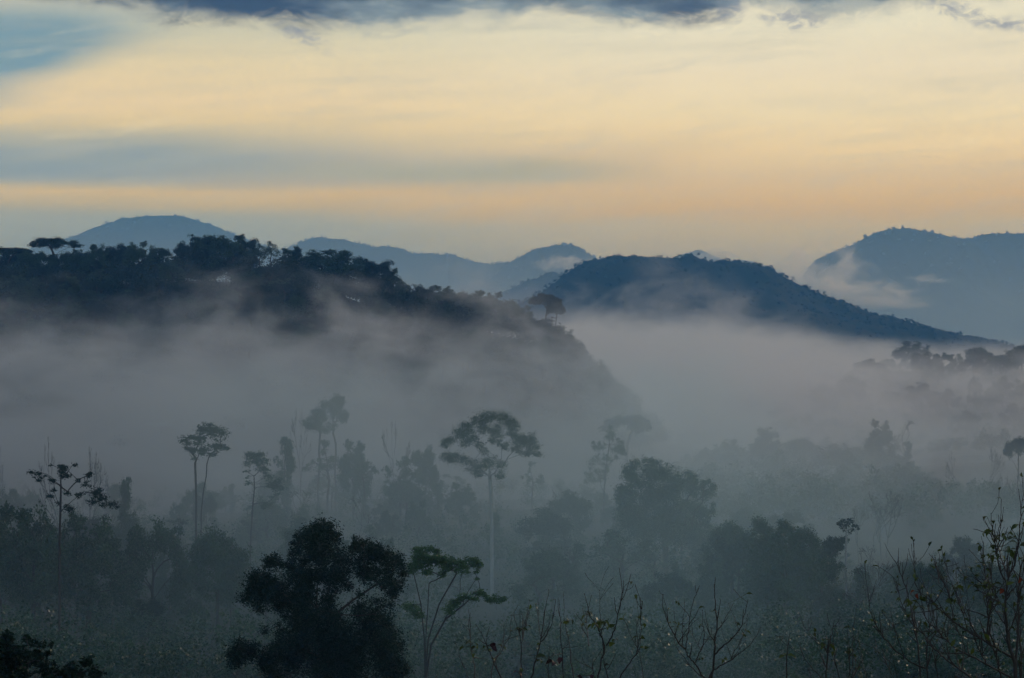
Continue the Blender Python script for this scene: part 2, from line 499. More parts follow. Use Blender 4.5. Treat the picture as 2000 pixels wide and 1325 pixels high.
def tree_mesh(trunks, clumps, R, rng, leaf, width=None, dens=2.0, sub=9, spread=.36, tip=.03, fork=.55, lift=.55, up=.6, axis=None, axis_w=.0,
              bark=None, green=None, bridge=4, twigs=2, flat=1.0, tone_s=.18, pale=0.0, name="tree"):
    """clumps: rows of x, y, z, r - returns the trunk mesh and the crown mesh."""
    width = width or leaf * .55
    cl = np.asarray(clumps, float)
    tw = [cl[:, :3]]
    for k in range(twigs):
        d = rng.normal(size=(len(cl), 3)); d[:, 2] = np.abs(d[:, 2]) * .8 * flat
        tw.append(cl[:, :3] + unit(d) * cl[:, 3:4] * rng.uniform(.4, .9, (len(cl), 1)))
    P, par, rad, e = skeleton(trunks, np.concatenate(tw), R, rng, fork, tip, lift)
    mb = MB(); frusta(mb, P[par[e]], P[e], rad[par[e]] * .97, rad[e], 6)
    cr = MB()
    cc = []; tt = []
    DD = np.linalg.norm(cl[:, None, :3] - cl[None, :, :3], axis=2) + np.eye(len(cl)) * 1e9
    for q_, (x_, y_, z_, r_) in enumerate(cl):
        n = max(12, int(1.25 * dens * math.pi * r_ * r_ * (.5 + .5 * flat) / (leaf * width * .32)))
        s_ = unit(rng.normal(size=(sub, 3))) * (rng.uniform(.15, 1, (sub, 1)) ** .5) * r_ * .78
        s_[:, 2] *= flat
        nb = np.argsort(DD[q_])[:3]                # leaves also bridge towards the neighbouring clumps
        for k in range(min(bridge, sub - 3)):
            j_ = nb[k % len(nb)] if len(nb) else 0
            if DD[q_, j_] < 3.4 * r_: s_[k] = (cl[j_, :3] - cl[q_, :3]) * rng.uniform(.25, .55) + rng.normal(size=3) * r_ * .25
        st_ = rng.normal(size=sub) * tone_s + .45
        k = rng.integers(0, sub, n)
        p = s_[k] + rng.normal(size=(n, 3)) * r_ * spread * rng.uniform(.5, 1.5, (sub, 1))[k] * np.array([.75, .75, .6 * flat])
        cc.append(p + np.array([x_, y_, z_])); tt.append(st_[k] + rng.normal(size=n) * .12)
    cc = np.concatenate(cc); tt = np.clip(np.concatenate(tt), 0, .97)
    if pale: tt = np.where(rng.random(len(tt)) < pale, 1.0, tt)  # scattered leaves whitened as painted glints
    leaf_cards(cr, cc, leaf, width, rng, tt, up, np.array(axis) if axis is not None else None, axis_w)
    return mb.mesh("trunk", bark or M_BARK), cr.mesh("crown", green or M_LEAF)


def root_at(name, label, cat, loc, group=None, scale=(1, 1, 1), rz=0.0):
    o = bpy.data.objects.new(name, None); C.objects.link(o)
    o.empty_display_size = 1.0
    o.location = loc; o.scale = scale; o.rotation_euler = (0, 0, rz)
    return thing(o, label, cat, group)


def gz1(x, y): return float(ground_z(np.array([x]), np.array([y]))[0])


def traced_tree(name, label, cat, Y, trunks, clumps, depth=.8, group=None, seed=0, fill=0, R=.25, base=None, grow=1.38, **kw):
    """A single tree whose limbs and leaf clumps were measured in the photo at distance Y."""
    rng = np.random.default_rng(seed + 77)
    m = Y / FPX
    bx, _, _ = at(trunks[0][0][0], 0, Y)
    gz_ = gz1(bx, Y)
    org = np.array([bx, Y, gz_])
    trs = []
    for tr in trunks:
        pts = [np.array(at(p[0], p[1], Y)) for p in tr]
        if pts[0][2] > gz_ - .2: pts = [np.array([pts[0][0], Y, gz_ - .3])] + pts
        trs.append(np.array(pts) - org)
    cx_ = np.mean([c[0] for c in clumps])
    half = max(1.0, max(abs(c[0] - cx_) for c in clumps)) * m
    cl = []
    for c in clumps:
        p = np.array(at(c[0], c[1], Y)) - org
        off = math.sqrt(max(.05, 1 - ((c[0] - cx_) * m / half * .9) ** 2)) * half * depth
        for k in range(1 + fill):
            cl.append((p[0] + (rng.normal() * .3 * c[2] * m if k else 0), p[1] + rng.uniform(-1, 1) * off, p[2] - (abs(rng.normal()) * .4 * c[2] * m if k else 0), c[2] * m * grow * rng.uniform(.8, 1.15)))
    tm, cm = tree_mesh(trs, cl, R, rng, **kw)
    r_ = root_at(name, label, cat, org, group)
    link("trunk", tm, r_); link("crown", cm, r_)
    return r_


# --- the trees that can be told apart, measured from the photo
traced_tree("umbrella_tree", "tall tree with pale bare trunk and wide umbrella crown in the middle of the mist", "tree", 395,
            [[(961, 1085), (960, 1020), (959, 970), (957, 935), (956, 915)]],
            [(955, 812, 13), (932, 819, 12), (983, 817, 13), (1002, 829, 11), (911, 832, 12), (896, 847, 12), (879, 861, 10), (868, 868, 7), (944, 838, 12), (970, 839, 12),
             (1000, 846, 9), (924, 850, 11), (961, 858, 9), (1017, 856, 13), (1033, 858, 13), (1044, 873, 9), (1046, 884, 7), (1026, 884, 9), (1010, 873, 11), (986, 868, 9),
             (936, 868, 7), (885, 895, 12), (869, 889, 9), (905, 901, 11), (924, 908, 11), (955, 901, 11), (979, 906, 9), (976, 927, 8), (930, 926, 8), (908, 866, 8), (945, 880, 7)],
            depth=.75, seed=1, R=.36, leaf=.21, dens=.8, tip=.05, fork=.8, lift=.5, bark=M_PALE, flat=.75, twigs=5, fill=1, spread=.42, sub=12, bridge=2)
traced_tree("feathery_tree", "tall feathery tree with two slim forking stems rising out of the mist", "tree", 385,
            [[(383, 1000), (383, 960), (382, 930), (381, 905)], [(393, 1000), (398, 955), (403, 930), (404, 908)]],
            [(403, 834, 12), (388, 839, 11), (424, 838, 12), (437, 845, 9), (371, 854, 10), (360, 862, 7), (396, 853, 12), (375, 880, 9), (365, 878, 7), (401, 879, 9),
             (418, 873, 9), (437, 874, 8), (429, 868, 7), (415, 889, 7), (398, 885, 6), (376, 898, 5), (412, 845, 12), (385, 860, 9)],
            depth=.8, seed=2, R=.2, leaf=.5, width=.13, dens=1.3, tip=.045, fork=.55, lift=.4, flat=.55, twigs=2, fill=0, spread=.5)
traced_tree("feathery_tree", "smaller feathery tree with one slim forked stem beside the taller twin-stemmed one", "tree", 400,
            [[(489, 1075), (491, 1030), (494, 985), (497, 955), (496, 930)]],
            [(484, 888, 11), (510, 888, 11), (516, 903, 11), (498, 899, 11), (511, 917, 11), (480, 922, 6), (537, 938, 12), (546, 951, 9), (484, 945, 6), (530, 953, 9),
             (526, 984, 9), (515, 991, 7), (486, 903, 8), (519, 930, 6), (543, 965, 6)],
            depth=.8, seed=3, R=.15, leaf=.45, width=.12, dens=1.25, tip=.04, fork=.5, lift=.4, flat=.55, green=M_LEAF, spread=.42)
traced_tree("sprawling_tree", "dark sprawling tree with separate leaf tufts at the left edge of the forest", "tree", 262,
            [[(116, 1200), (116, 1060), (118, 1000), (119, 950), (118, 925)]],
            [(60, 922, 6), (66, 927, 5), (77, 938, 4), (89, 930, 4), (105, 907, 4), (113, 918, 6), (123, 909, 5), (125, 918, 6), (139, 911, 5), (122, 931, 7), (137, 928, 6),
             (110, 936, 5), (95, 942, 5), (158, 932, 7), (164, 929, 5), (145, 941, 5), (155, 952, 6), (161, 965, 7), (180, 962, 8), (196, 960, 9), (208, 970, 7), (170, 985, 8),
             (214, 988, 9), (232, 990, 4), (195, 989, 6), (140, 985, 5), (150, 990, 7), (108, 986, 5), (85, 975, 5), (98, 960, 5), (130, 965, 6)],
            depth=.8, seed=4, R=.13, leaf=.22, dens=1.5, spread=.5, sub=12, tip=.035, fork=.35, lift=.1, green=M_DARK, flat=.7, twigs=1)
traced_tree("pine_tree", "pale pointed pine with upright tufts left of the big round tree", "tree", 525,
            [[(1178, 1010), (1180, 960), (1184, 910), (1190, 870), (1193, 835)]],
            [(1193, 836, 4), (1193, 845, 5), (1186, 852, 4), (1199, 850, 4), (1193, 857, 6), (1159, 866, 4), (1161, 873, 5), (1169, 868, 4), (1168, 876, 6), (1180, 874, 7),
             (1208, 860, 4), (1209, 870, 6), (1216, 866, 4), (1217, 876, 5), (1222, 886, 4), (1212, 882, 6), (1196, 878, 6), (1163, 895, 7), (1181, 893, 6), (1180, 908, 7),
             (1155, 907, 6), (1150, 924, 7), (1166, 922, 7), (1176, 932, 7), (1190, 899, 5), (1204, 894, 5), (1205, 878, 5), (1146, 940, 6), (1186, 920, 5), (1160, 940, 6)],
            depth=.8, seed=5, R=.2, leaf=.5, width=.10, dens=1.0, tip=.04, fork=.25, lift=-.2, axis=(0, 0, 1), axis_w=.55, spread=.4)
traced_tree("round_tree", "broad dense round-crowned tree, the largest dark crown right of the middle", "tree", 400,
            [[(1300, 1160), (1300, 1090), (1298, 1030), (1298, 990)]],
            [(1225, 915, 11), (1243, 908, 11), (1266, 904, 12), (1235, 935, 18), (1270, 929, 20), (1300, 925, 16), (1320, 934, 16), (1344, 927, 9), (1359, 934, 9), (1375, 945, 8),
             (1391, 952, 7), (1350, 954, 18), (1310, 960, 24), (1270, 965, 26), (1230, 964, 18), (1380, 969, 11), (1391, 984, 6), (1391, 1001, 6), (1366, 995, 17), (1330, 1000, 26),
             (1290, 1005, 26), (1250, 1000, 26), (1214, 985, 14), (1219, 955, 11), (1376, 1019, 10), (1340, 1035, 24), (1300, 1040, 24), (1260, 1040, 24), (1225, 1020, 18), (1283, 906, 9),
             (1398, 956, 5), (1384, 940, 5), (1206, 968, 8)],
            depth=.8, seed=6, R=.6, leaf=.30, dens=1.4, tip=.05, fork=.3, lift=.3, green=M_LEAF, fill=1, spread=.42, grow=1.15)
traced_tree("round_tree", "dense tree with a domed knob on top in the right-hand thicket", "tree", 335,
            [[(1500, 1220), (1497, 1120), (1492, 1060)]],
            [(1481, 1017, 9), (1490, 1024, 10), (1499, 1034, 9), (1480, 1036, 10), (1500, 1050, 15), (1475, 1060, 14), (1510, 1070, 17), (1480, 1085, 18), (1515, 1100, 20), (1480, 1115, 18)],
            depth=.9, seed=7, R=.3, leaf=.28, dens=1.5, tip=.04, fork=.3, green=M_LEAF, fill=1, spread=.42, grow=1.15)
traced_tree("round_tree", "wide bushy tree in the middle of the right-hand thicket", "tree", 325,
            [[(1560, 1240), (1558, 1150), (1555, 1080)]],
            [(1525, 1022, 9), (1538, 1034, 13), (1519, 1045, 15), (1560, 1043, 13), (1580, 1044, 11), (1591, 1060, 12), (1555, 1070, 20), (1520, 1080, 20), (1600, 1074, 14),
             (1570, 1096, 22), (1540, 1115, 22), (1598, 1110, 20), (1575, 1130, 20), (1620, 1098, 12), (1630, 1120, 12), (1640, 1108, 8)],
            depth=.9, seed=8, R=.35, leaf=.28, dens=1.5, tip=.04, fork=.3, green=M_LEAF, fill=1, spread=.42, grow=1.15)
traced_tree("round_tree", "low rounded tree filling the gap below the biggest round crown", "tree", 350,
            [[(1430, 1200), (1430, 1120), (1428, 1060)]],
            [(1424, 1028, 11), (1440, 1038, 12), (1407, 1038, 14), (1456, 1049, 12), (1430, 1058, 18), (1395, 1055, 14), (1410, 1080, 18), (1445, 1080, 16), (1380, 1080, 16), (1425, 1105, 18)],
            depth=.9, seed=9, R=.3, leaf=.28, dens=1.5, tip=.04, fork=.3, green=M_LEAF, fill=1, spread=.42, grow=1.15)
traced_tree("leaning_tree", "small dense tree leaning right towards the slim palm-like tree", "tree", 332,
            [[(1600, 1180), (1608, 1130), (1618, 1090)]],
            [(1622, 1058, 8), (1634, 1060, 9), (1643, 1056, 7), (1651, 1053, 6), (1615, 1070, 11), (1630, 1074, 9), (1640, 1068, 6), (1608, 1084, 12), (1622, 1088, 8)],
            depth=.8, seed=10, R=.2, leaf=.3, dens=1.7, tip=.03, fork=.4, green=M_DARK, fill=1, spread=.3)
traced_tree("palm_like_tree", "slim tree with a small flat parasol crown on a bare stem", "tree", 328,
            [[(1653, 1150), (1652, 1090), (1653, 1055), (1653, 1037)]],
            [(1649, 1017, 7), (1640, 1023, 5), (1661, 1018, 7), (1670, 1025, 6), (1675, 1034, 3), (1642, 1031, 4), (1655, 1028, 6), (1666, 1036, 4), (1651, 1037, 3), (1662, 1043, 3)],
            depth=.9, seed=11, R=.16, leaf=.32, width=.16, dens=2.0, tip=.03, fork=.9, green=M_DARK, bark=M_PALE, flat=.6)
traced_tree("green_tree", "bright green layered tree with visible limbs behind the near dark tree", "tree", 195,
            [[(830, 1330), (832, 1240), (836, 1180), (838, 1140)], [(830, 1330), (829, 1250), (822, 1180), (808, 1120)], [(831, 1330), (836, 1250), (858, 1180), (892, 1120)], [(831, 1330), (842, 1260), (870, 1210), (905, 1182)]],
            [(815, 1075, 9), (829, 1083, 11), (850, 1079, 9), (865, 1088, 8), (846, 1096, 11), (820, 1098, 10), (880, 1100, 11), (901, 1098, 9), (924, 1097, 9), (936, 1104, 6),
             (906, 1111, 9), (870, 1111, 9), (930, 1122, 5), (905, 1160, 8), (930, 1166, 8), (955, 1168, 8), (975, 1170, 6), (890, 1171, 8), (941, 1156, 6), (815, 1190, 10),
             (800, 1184, 8), (880, 1186, 8), (985, 1165, 4), (805, 1108, 9), (835, 1112, 8), (860, 1125, 5)],
            depth=.8, seed=12, R=.09, leaf=.20, dens=2.3, spread=.45, fill=1, tip=.025, fork=.25, lift=.15, green=M_FRESH, flat=.6, pale=.004, twigs=2)
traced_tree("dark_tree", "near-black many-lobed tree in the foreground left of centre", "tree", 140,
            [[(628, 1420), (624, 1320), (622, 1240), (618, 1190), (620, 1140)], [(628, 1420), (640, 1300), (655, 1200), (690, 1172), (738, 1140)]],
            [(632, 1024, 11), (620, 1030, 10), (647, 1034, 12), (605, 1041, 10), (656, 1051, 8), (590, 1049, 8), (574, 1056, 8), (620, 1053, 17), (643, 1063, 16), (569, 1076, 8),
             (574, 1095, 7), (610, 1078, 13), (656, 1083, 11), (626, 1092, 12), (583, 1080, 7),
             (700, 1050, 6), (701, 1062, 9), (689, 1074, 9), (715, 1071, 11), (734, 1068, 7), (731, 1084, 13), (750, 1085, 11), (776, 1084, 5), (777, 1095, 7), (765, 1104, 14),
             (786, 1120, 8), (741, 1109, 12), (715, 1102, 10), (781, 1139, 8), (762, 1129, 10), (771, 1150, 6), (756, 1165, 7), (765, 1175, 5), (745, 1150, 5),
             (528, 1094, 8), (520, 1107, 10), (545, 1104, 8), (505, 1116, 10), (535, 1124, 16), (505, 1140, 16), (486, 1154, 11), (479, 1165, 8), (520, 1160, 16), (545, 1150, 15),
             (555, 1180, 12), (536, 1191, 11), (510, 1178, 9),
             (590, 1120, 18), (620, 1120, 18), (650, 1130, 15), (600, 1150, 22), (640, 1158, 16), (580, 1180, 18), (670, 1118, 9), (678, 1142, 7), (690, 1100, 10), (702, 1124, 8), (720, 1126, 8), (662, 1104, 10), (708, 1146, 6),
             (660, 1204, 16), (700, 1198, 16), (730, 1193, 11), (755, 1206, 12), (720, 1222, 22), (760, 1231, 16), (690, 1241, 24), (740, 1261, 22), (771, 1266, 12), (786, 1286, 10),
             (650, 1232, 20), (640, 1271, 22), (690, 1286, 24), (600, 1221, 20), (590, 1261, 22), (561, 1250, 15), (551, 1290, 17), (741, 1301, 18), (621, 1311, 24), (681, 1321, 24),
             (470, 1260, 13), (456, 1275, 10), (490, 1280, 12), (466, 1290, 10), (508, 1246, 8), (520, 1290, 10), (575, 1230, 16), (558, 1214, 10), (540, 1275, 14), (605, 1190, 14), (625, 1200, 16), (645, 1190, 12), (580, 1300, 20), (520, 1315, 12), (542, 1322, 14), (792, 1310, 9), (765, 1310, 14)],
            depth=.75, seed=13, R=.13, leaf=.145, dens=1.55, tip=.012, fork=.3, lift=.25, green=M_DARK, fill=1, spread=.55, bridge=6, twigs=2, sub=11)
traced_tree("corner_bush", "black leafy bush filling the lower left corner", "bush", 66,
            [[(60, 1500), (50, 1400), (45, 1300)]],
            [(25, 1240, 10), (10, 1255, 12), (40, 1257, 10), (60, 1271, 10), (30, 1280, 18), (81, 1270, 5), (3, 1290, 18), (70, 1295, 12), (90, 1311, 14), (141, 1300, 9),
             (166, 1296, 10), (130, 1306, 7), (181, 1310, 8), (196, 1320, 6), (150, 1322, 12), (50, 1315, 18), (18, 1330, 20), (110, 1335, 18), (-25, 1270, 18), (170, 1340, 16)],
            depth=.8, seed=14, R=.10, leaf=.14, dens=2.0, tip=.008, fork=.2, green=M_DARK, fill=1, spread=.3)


# --- kinds of forest tree, built once and copied
def blob_clumps(rng, w, h, n, r, z0, dome=1.0):
    """Clumps over a rounded crown of half-width w and height h whose underside is at z0."""
    d = unit(rng.normal(size=(n, 3))); d[:, 2] = np.clip(np.abs(d[:, 2]) * dome + rng.uniform(-.3, .1, n), -.3, .82 + .18 * rng.random())
    d[:, :2] *= rng.uniform(.85, 1.3, (n, 1)); rr = rng.uniform(.35, 1, n) ** .4
    p = d * rr[:, None] * np.array([w - r * .5, w - r * .5, h - r * .6])
    return np.concatenate([p + np.array([0, 0, z0 + h * .25]), (r * rng.uniform(.7, 1.25, n))[:, None]], 1)


PROTO = {}


def proto(kind, variants, fn):
    PROTO[kind] = [fn(np.random.default_rng(1000 + 31 * i + hash(kind) % 1 + sum(map(ord, kind))), i) for i in range(variants)]


def wob(rng, h, n=6, s=.25):
    return np.array([(rng.normal() * s * k / n, rng.normal() * s * k / n, h * k / n - (.5 if k == 0 else 0)) for k in range(n + 1)])


# every prototype: trunk mesh, crown mesh, full height, full width
def p_broad(rng, i):
    h = 14.0; w = 4.4 + .6 * (i % 3)
    cl = blob_clumps(rng, w, h * .56, 40, 1.35, h * .28)
    m = tree_mesh([wob(rng, h * .55)], cl, .28, rng, .34, dens=1.3, fork=.4, tip=.035, green=(M_LEAF, M_DARK, M_LEAF)[i % 3], spread=.32)
    return (*m, h * .28 + h * .56 * 1.1, w * 2.1)


def p_umbrella(rng, i):
    h = 16.0; w = 6.5
    n = 46
    a = rng.uniform(0, 2 * math.pi, n); rr = np.sqrt(rng.random(n)) * w * .88
    cl = np.stack([np.cos(a) * rr, np.sin(a) * rr, h - 1.0 - (rr / w) ** 2 * 2.4 + rng.normal(size=n) * .35, rng.uniform(.9, 1.5, n)], 1)
    m = tree_mesh([wob(rng, h * .6)], cl, .3, rng, .34, dens=1.25, fork=.75, tip=.05, lift=.3, flat=.55, green=M_DARK, spread=.42)
    return (*m, h, w * 2)


def p_tall(rng, i):
    h = 26.0; w = 3.9
    cl = blob_clumps(rng, w, 6.0, 24, 1.15, h - 7.2)
    m = tree_mesh([wob(rng, h * .74, 8, .5)], cl, .26, rng, .32, dens=1.1, fork=.85, tip=.04, green=M_LEAF, spread=.42)
    return (*m, h, w * 2)


def p_column(rng, i):
    h = 13.0; w = 2.6
    z = rng.uniform(.10, .97, 26); wd = w * (.35 + .65 * rng.random(26)) * np.sin(np.clip(z * .8 + .12, .05, .93) * math.pi) ** .5
    a = rng.uniform(0, 2 * math.pi, 26); rr = np.sqrt(rng.random(26)) * wd * .8
    cl = np.stack([np.cos(a) * rr, np.sin(a) * rr, z * h - .6, rng.uniform(.8, 1.3, 26)], 1)
    m = tree_mesh([wob(rng, h * .8)], cl, .2, rng, .32, dens=1.4, fork=.1, tip=.03, green=M_LEAF, spread=.32)
    return (*m, h, w * 2)


def p_sparse(rng, i):
    h = 15.0; w = 4.0
    cl = blob_clumps(rng, w, h * .45, 17, .85, h * .42)
    m = tree_mesh([wob(rng, h * .6)], cl, .22, rng, .34, width=.16, dens=.9, fork=.35, tip=.035, flat=.7, green=M_LEAF, spread=.42, twigs=3)
    return (*m, h * .42 + h * .45 * 1.2, w * 2)


def p_bare(rng, i):
    h = 12.0
    seg = []; tips = []

    def grow(p, d, L, r, k):
        n = 3
        for q in range(n):
            d = unit(d + rng.normal(size=3) * .10 + np.array([0, 0, .07]))
            p2 = p + d * L / n
            seg.append((p, p2, r * (1 - .25 * q / n), r * (1 - .25 * (q + 1) / n)))
            p = p2
        if k == 0: tips.append(p); return
        for q in range(rng.integers(2, 4)):
            grow(p, unit(d + rng.normal(size=3) * (.48 if k < 4 else .6) * np.array([1, 1, .5])), L * rng.uniform(.62, .85), r * .62, k - 1)
    grow(np.array([0, 0, -.4]), np.array([0, 0, 1.]), h * .30, .17, 5)
    mb = MB(); A, B, ra, rb = (np.array(q) for q in zip(*seg))
    top = max(B[:, 2]); f = h / top
    frusta(mb, A * f, B * f, np.maximum(ra, .035), np.maximum(rb, .028), 4)
    tips = np.array(tips) * f
    cr = MB(); k = rng.random(len(tips)) < .5
    t_ = tips[k]; t_ = np.repeat(t_, 3, 0) + rng.normal(size=(len(t_) * 3, 3)) * .18
    leaf_cards(cr, t_, .26, .13, rng, rng.uniform(.2, .9, len(t_)))
    wd = np.abs(tips[:, :2]).max() * 2
    return mb.mesh("trunk", M_BARK), cr.mesh("crown", M_DRY), h, wd


def p_bush(rng, i):
    h = 3.4; w = 2.2
    cl = blob_clumps(rng, w, h * .8, 16, .75, .35)
    m = tree_mesh([wob(rng, 1.0, 3, .1), ], cl, .09, rng, .24, dens=1.2, fork=.1, tip=.015, green=(M_DARK, M_LEAF, M_FRESH)[i % 3], spread=.40, pale=.004)
    return (*m, .35 + h * .8 * 1.2, w * 2)


def p_sapling(rng, i):
    h = 5.0; w = 1.4
    cl = blob_clumps(rng, w, h * .6, 12, .42, 1.6)
    m = tree_mesh([wob(rng, h * .7, 5, .2), wob(rng, h * .5, 5, .5)], cl, .05, rng, .22, dens=.8, fork=.2, tip=.015, green=(M_DARK, M_DRY, M_FRESH)[i % 3], spread=.5, pale=.006, twigs=3)
    return (*m, 1.6 + h * .6 * 1.2, w * 2)


proto('broad', 6, p_broad); proto('umbrella', 3, p_umbrella); proto('column', 3, p_column); proto('tall', 3, p_tall)
proto('sparse', 4, p_sparse); proto('bare', 5, p_bare); proto('bush', 6, p_bush); proto('sapling', 6, p_sapling)
NAME = {'broad': 'broadleaf_tree', 'umbrella': 'umbrella_tree', 'column': 'columnar_tree', 'tall': 'tall_tree', 'sparse': 'open_crowned_tree', 'bare': 'bare_tree', 'bush': 'bush', 'sapling': 'sapling'}
CAT = {'bush': 'bush', 'sapling': 'sapling'}
PR = np.random.default_rng(5)


def copy_tree(kind, x_, y_, height, width, label, group, z_=None):
    tm, cm, h0, w0 = PROTO[kind][PR.integers(len(PROTO[kind]))]
    z_ = gz1(x_, y_) if z_ is None else z_
    sw = width / w0; sh = height / h0
    r_ = root_at(NAME[kind], label, CAT.get(kind, 'tree'), (x_, y_, z_), group, (sw, sw, sh), PR.uniform(0, 6.28))
    link("trunk", tm, r_); link("crown", cm, r_)
    return r_


def to_skyline(kind, px_, py_, wpx, Y, label, group=None):
    """A copy that stands on the ground at distance Y and reaches up to photo row py."""
    x_, y_, top_ = at(px_, py_, Y)
    zg = gz1(x_, y_)
    copy_tree(kind, x_, y_, max(4.0, top_ - zg), wpx * Y / FPX, label, group)


RG = "dark trees along the crest of the near left ridge"
to_skyline('umbrella', 106, 462, 104, 880, "flat-topped umbrella tree standing clear at the left of the ridge skyline")
to_skyline('umbrella', 18, 481, 95, 880, "flat-topped tree cut by the left edge on the ridge skyline")
to_skyline('umbrella', 1066, 572, 66, 880, "hazy umbrella tree alone on the falling right end of the ridge")
to_skyline('umbrella', 1086, 589, 44, 870, "small lower umbrella tree just right of the ridge's last umbrella tree")
to_skyline('broad', 420, 453, 104, 890, "highest broad flat crown on the left ridge skyline")
to_skyline('sparse', 530, 461, 44, 890, "open spiky-topped tree right of the highest crown on the left ridge")
to_skyline('broad', 628, 489, 128, 890, "broad smooth domed crown at the right shoulder of the left ridge")
for px_, py_, w_, k_ in [(58, 486, 60, 'broad'), (28, 489, 60, 'broad'), (84, 488, 56, 'broad'), (128, 487, 60, 'broad'), (150, 488, 46, 'broad'), (188, 479, 50, 'broad'), (214, 484, 44, 'broad'), (240, 475, 50, 'broad'), (272, 473, 52, 'broad'),
                         (308, 476, 52, 'broad'), (338, 486, 40, 'sparse'), (366, 470, 52, 'broad'), (392, 462, 50, 'broad'), (456, 460, 74, 'broad'), (482, 467, 48, 'broad'),
                         (508, 466, 36, 'sparse'), (560, 476, 38, 'sparse'), (578, 484, 40, 'broad'), (672, 492, 96, 'broad'), (706, 501, 76, 'broad'), (737, 510, 66, 'broad'),
                         (748, 507, 30, 'sparse'), (768, 526, 46, 'broad'), (800, 549, 46, 'sparse'), (828, 555, 48, 'broad'), (862, 559, 52, 'broad'), (900, 564, 52, 'broad'),
                         (934, 569, 54, 'broad'), (968, 572, 54, 'broad'), (1000, 579, 50, 'broad'), (1022, 587, 40, 'sparse'), (1058, 622, 60, 'broad'), (1086, 638, 58, 'broad'),
                         (1110, 646, 46, 'sparse'), (1124, 662, 44, 'broad'), (1134, 688, 48, 'broad'), (1152, 712, 56, 'broad'), (1172, 736, 56, 'broad'), (1192, 754, 56, 'broad'),
                         (1210, 776, 56, 'broad'), (1228, 800, 56, 'broad')]:
    to_skyline(k_, px_, py_, w_ * 1.3, 878 + PR.uniform(-8, 12), "dark leafy tree in the crest line of the near left ridge", RG)
to_skyline('umbrella', 1225, 806, 110, 690, "faint wide-crowned tree in the mist at the foot of the left ridge")
# more trees down the ridge's front slope, above the mist
SLOPE = []
for k in range(90):
    px_ = PR.uniform(-40, 1120); d_ = PR.uniform(26, 80)
    Y_ = 878 - d_ ; x_ = (px_ - 1000) / FPX * Y_
    copy_tree(PR.choice(['broad', 'broad', 'broad', 'sparse', 'umbrella']), x_, Y_, PR.uniform(8, 13), PR.uniform(9, 14), "dark leafy tree on the ridge's front slope above the mist", "trees on the front slope of the left ridge")

MG = "trees standing in the misty valley forest"
ML = "hazy leafy tree standing in the misty valley forest"
for px_, py_, w_, Y_, k_, lab in [
        (655, 765, 58, 575, 'tall', "faint tall tree with a round top, highest in the left half of the mist"),
        (622, 790, 62, 560, 'tall', "faint layered tree left of the round-topped one, high in the mist"),
        (315, 826, 62, 740, 'tall', "very faint pale rounded tree alone in the mist at left"),
        (555, 838, 44, 540, 'sparse', "faint narrow leafy tree below the tallest pale trees"),
        (710, 850, 60, 520, 'sparse', "hazy upright tree at the right end of the pale clump"),
        (561, 848, 44, 520, 'column', "hazy leafy tower of foliage right of the smaller feathery tree"), (640, 846, 84, 550, 'sparse', "hazy open tree directly below the faint round-topped tree"),
        (690, 862, 70, 530, 'broad', "hazy leafy tree between the faint round-topped tree and the bare spreading tree"),
        (782, 872, 84, 510, 'sparse', "hazy open tree under the bare spreading tree"),
        (66, 1000, 170, 315, 'broad', "dark spreading tree under the sprawling tree's left tufts"), (172, 1008, 160, 318, 'broad', "dark spreading tree under the sprawling tree's right tufts"),
        (0, 992, 150, 330, 'broad', "dark spreading tree cut by the left edge of the forest"), (300, 1000, 150, 330, 'broad', "dark leafy tree under the twin-stemmed feathery tree"),
        (425, 1012, 130, 325, 'broad', "dark leafy tree left of the smaller feathery tree's stem"),
        (245, 925, 42, 420, 'column', "blurred leaning column of foliage behind the sprawling tree"),
        (830, 862, 70, 540, 'broad', "hazy rounded tree just left of the umbrella tree"),
        (1040, 890, 44, 540, 'sparse', "faint open tree right of the umbrella crown"),
        (900, 945, 70, 500, 'broad', "rounded mass of foliage left of the umbrella tree's trunk"),
        (1718, 822, 64, 700, 'broad', "hazy dome-topped tree highest in the right-hand tree line"),
        (1772, 858, 34, 690, 'column', "small rounded column tree right of the hazy dome-topped tree"),
        (1988, 850, 60, 560, 'umbrella', "layered tree cut by the right edge above the mist"),
        (1470, 986, 110, 480, 'broad', "pale low rounded tree glimpsed between the biggest round crown and the thicket"),
        (1545, 1000, 90, 470, 'broad', "pale rounded tree glimpsed just above the wide bushy tree of the thicket"),
        (1425, 860, 70, 760, 'broad', "faint rounded tree at the left end of the right-hand tree line"),
        (1495, 838, 66, 740, 'broad', "hazy bushy tree with an uneven top in the right-hand tree line"),
        (1570, 850, 80, 735, 'broad', "hazy wide tree in the middle of the right-hand tree line"),
        (1640, 862, 66, 725, 'sparse', "hazy tree with spiky shoots at the right of the tree line's middle")]:
    to_skyline(k_, px_, py_, w_, Y_, lab)
for px_, py_, w_, Y_, lab in [
        (118, 852, 90, 440, "bare forked tree rising behind the dark sprawling tree"), (178, 872, 70, 450, "bare spreading tree right of the tallest bare tree at left"),
        (12, 872, 50, 430, "bare tree cut by the left edge of the forest"), (765, 822, 76, 520, "bare spreading tree right of the pale clump in the mist"),
        (585, 800, 60, 560, "faint bare tree left of the layered tree in the mist"), (1875, 880, 60, 600, "bare tree in the right-hand gap above the mist"),
        (1935, 872, 66, 610, "bare forked tree nearer the right edge above the mist"), (1770, 822, 70, 720, "bare twiggy tree right of the hazy dome-topped tree")]:
    to_skyline('bare', px_, py_, w_, Y_, lab)
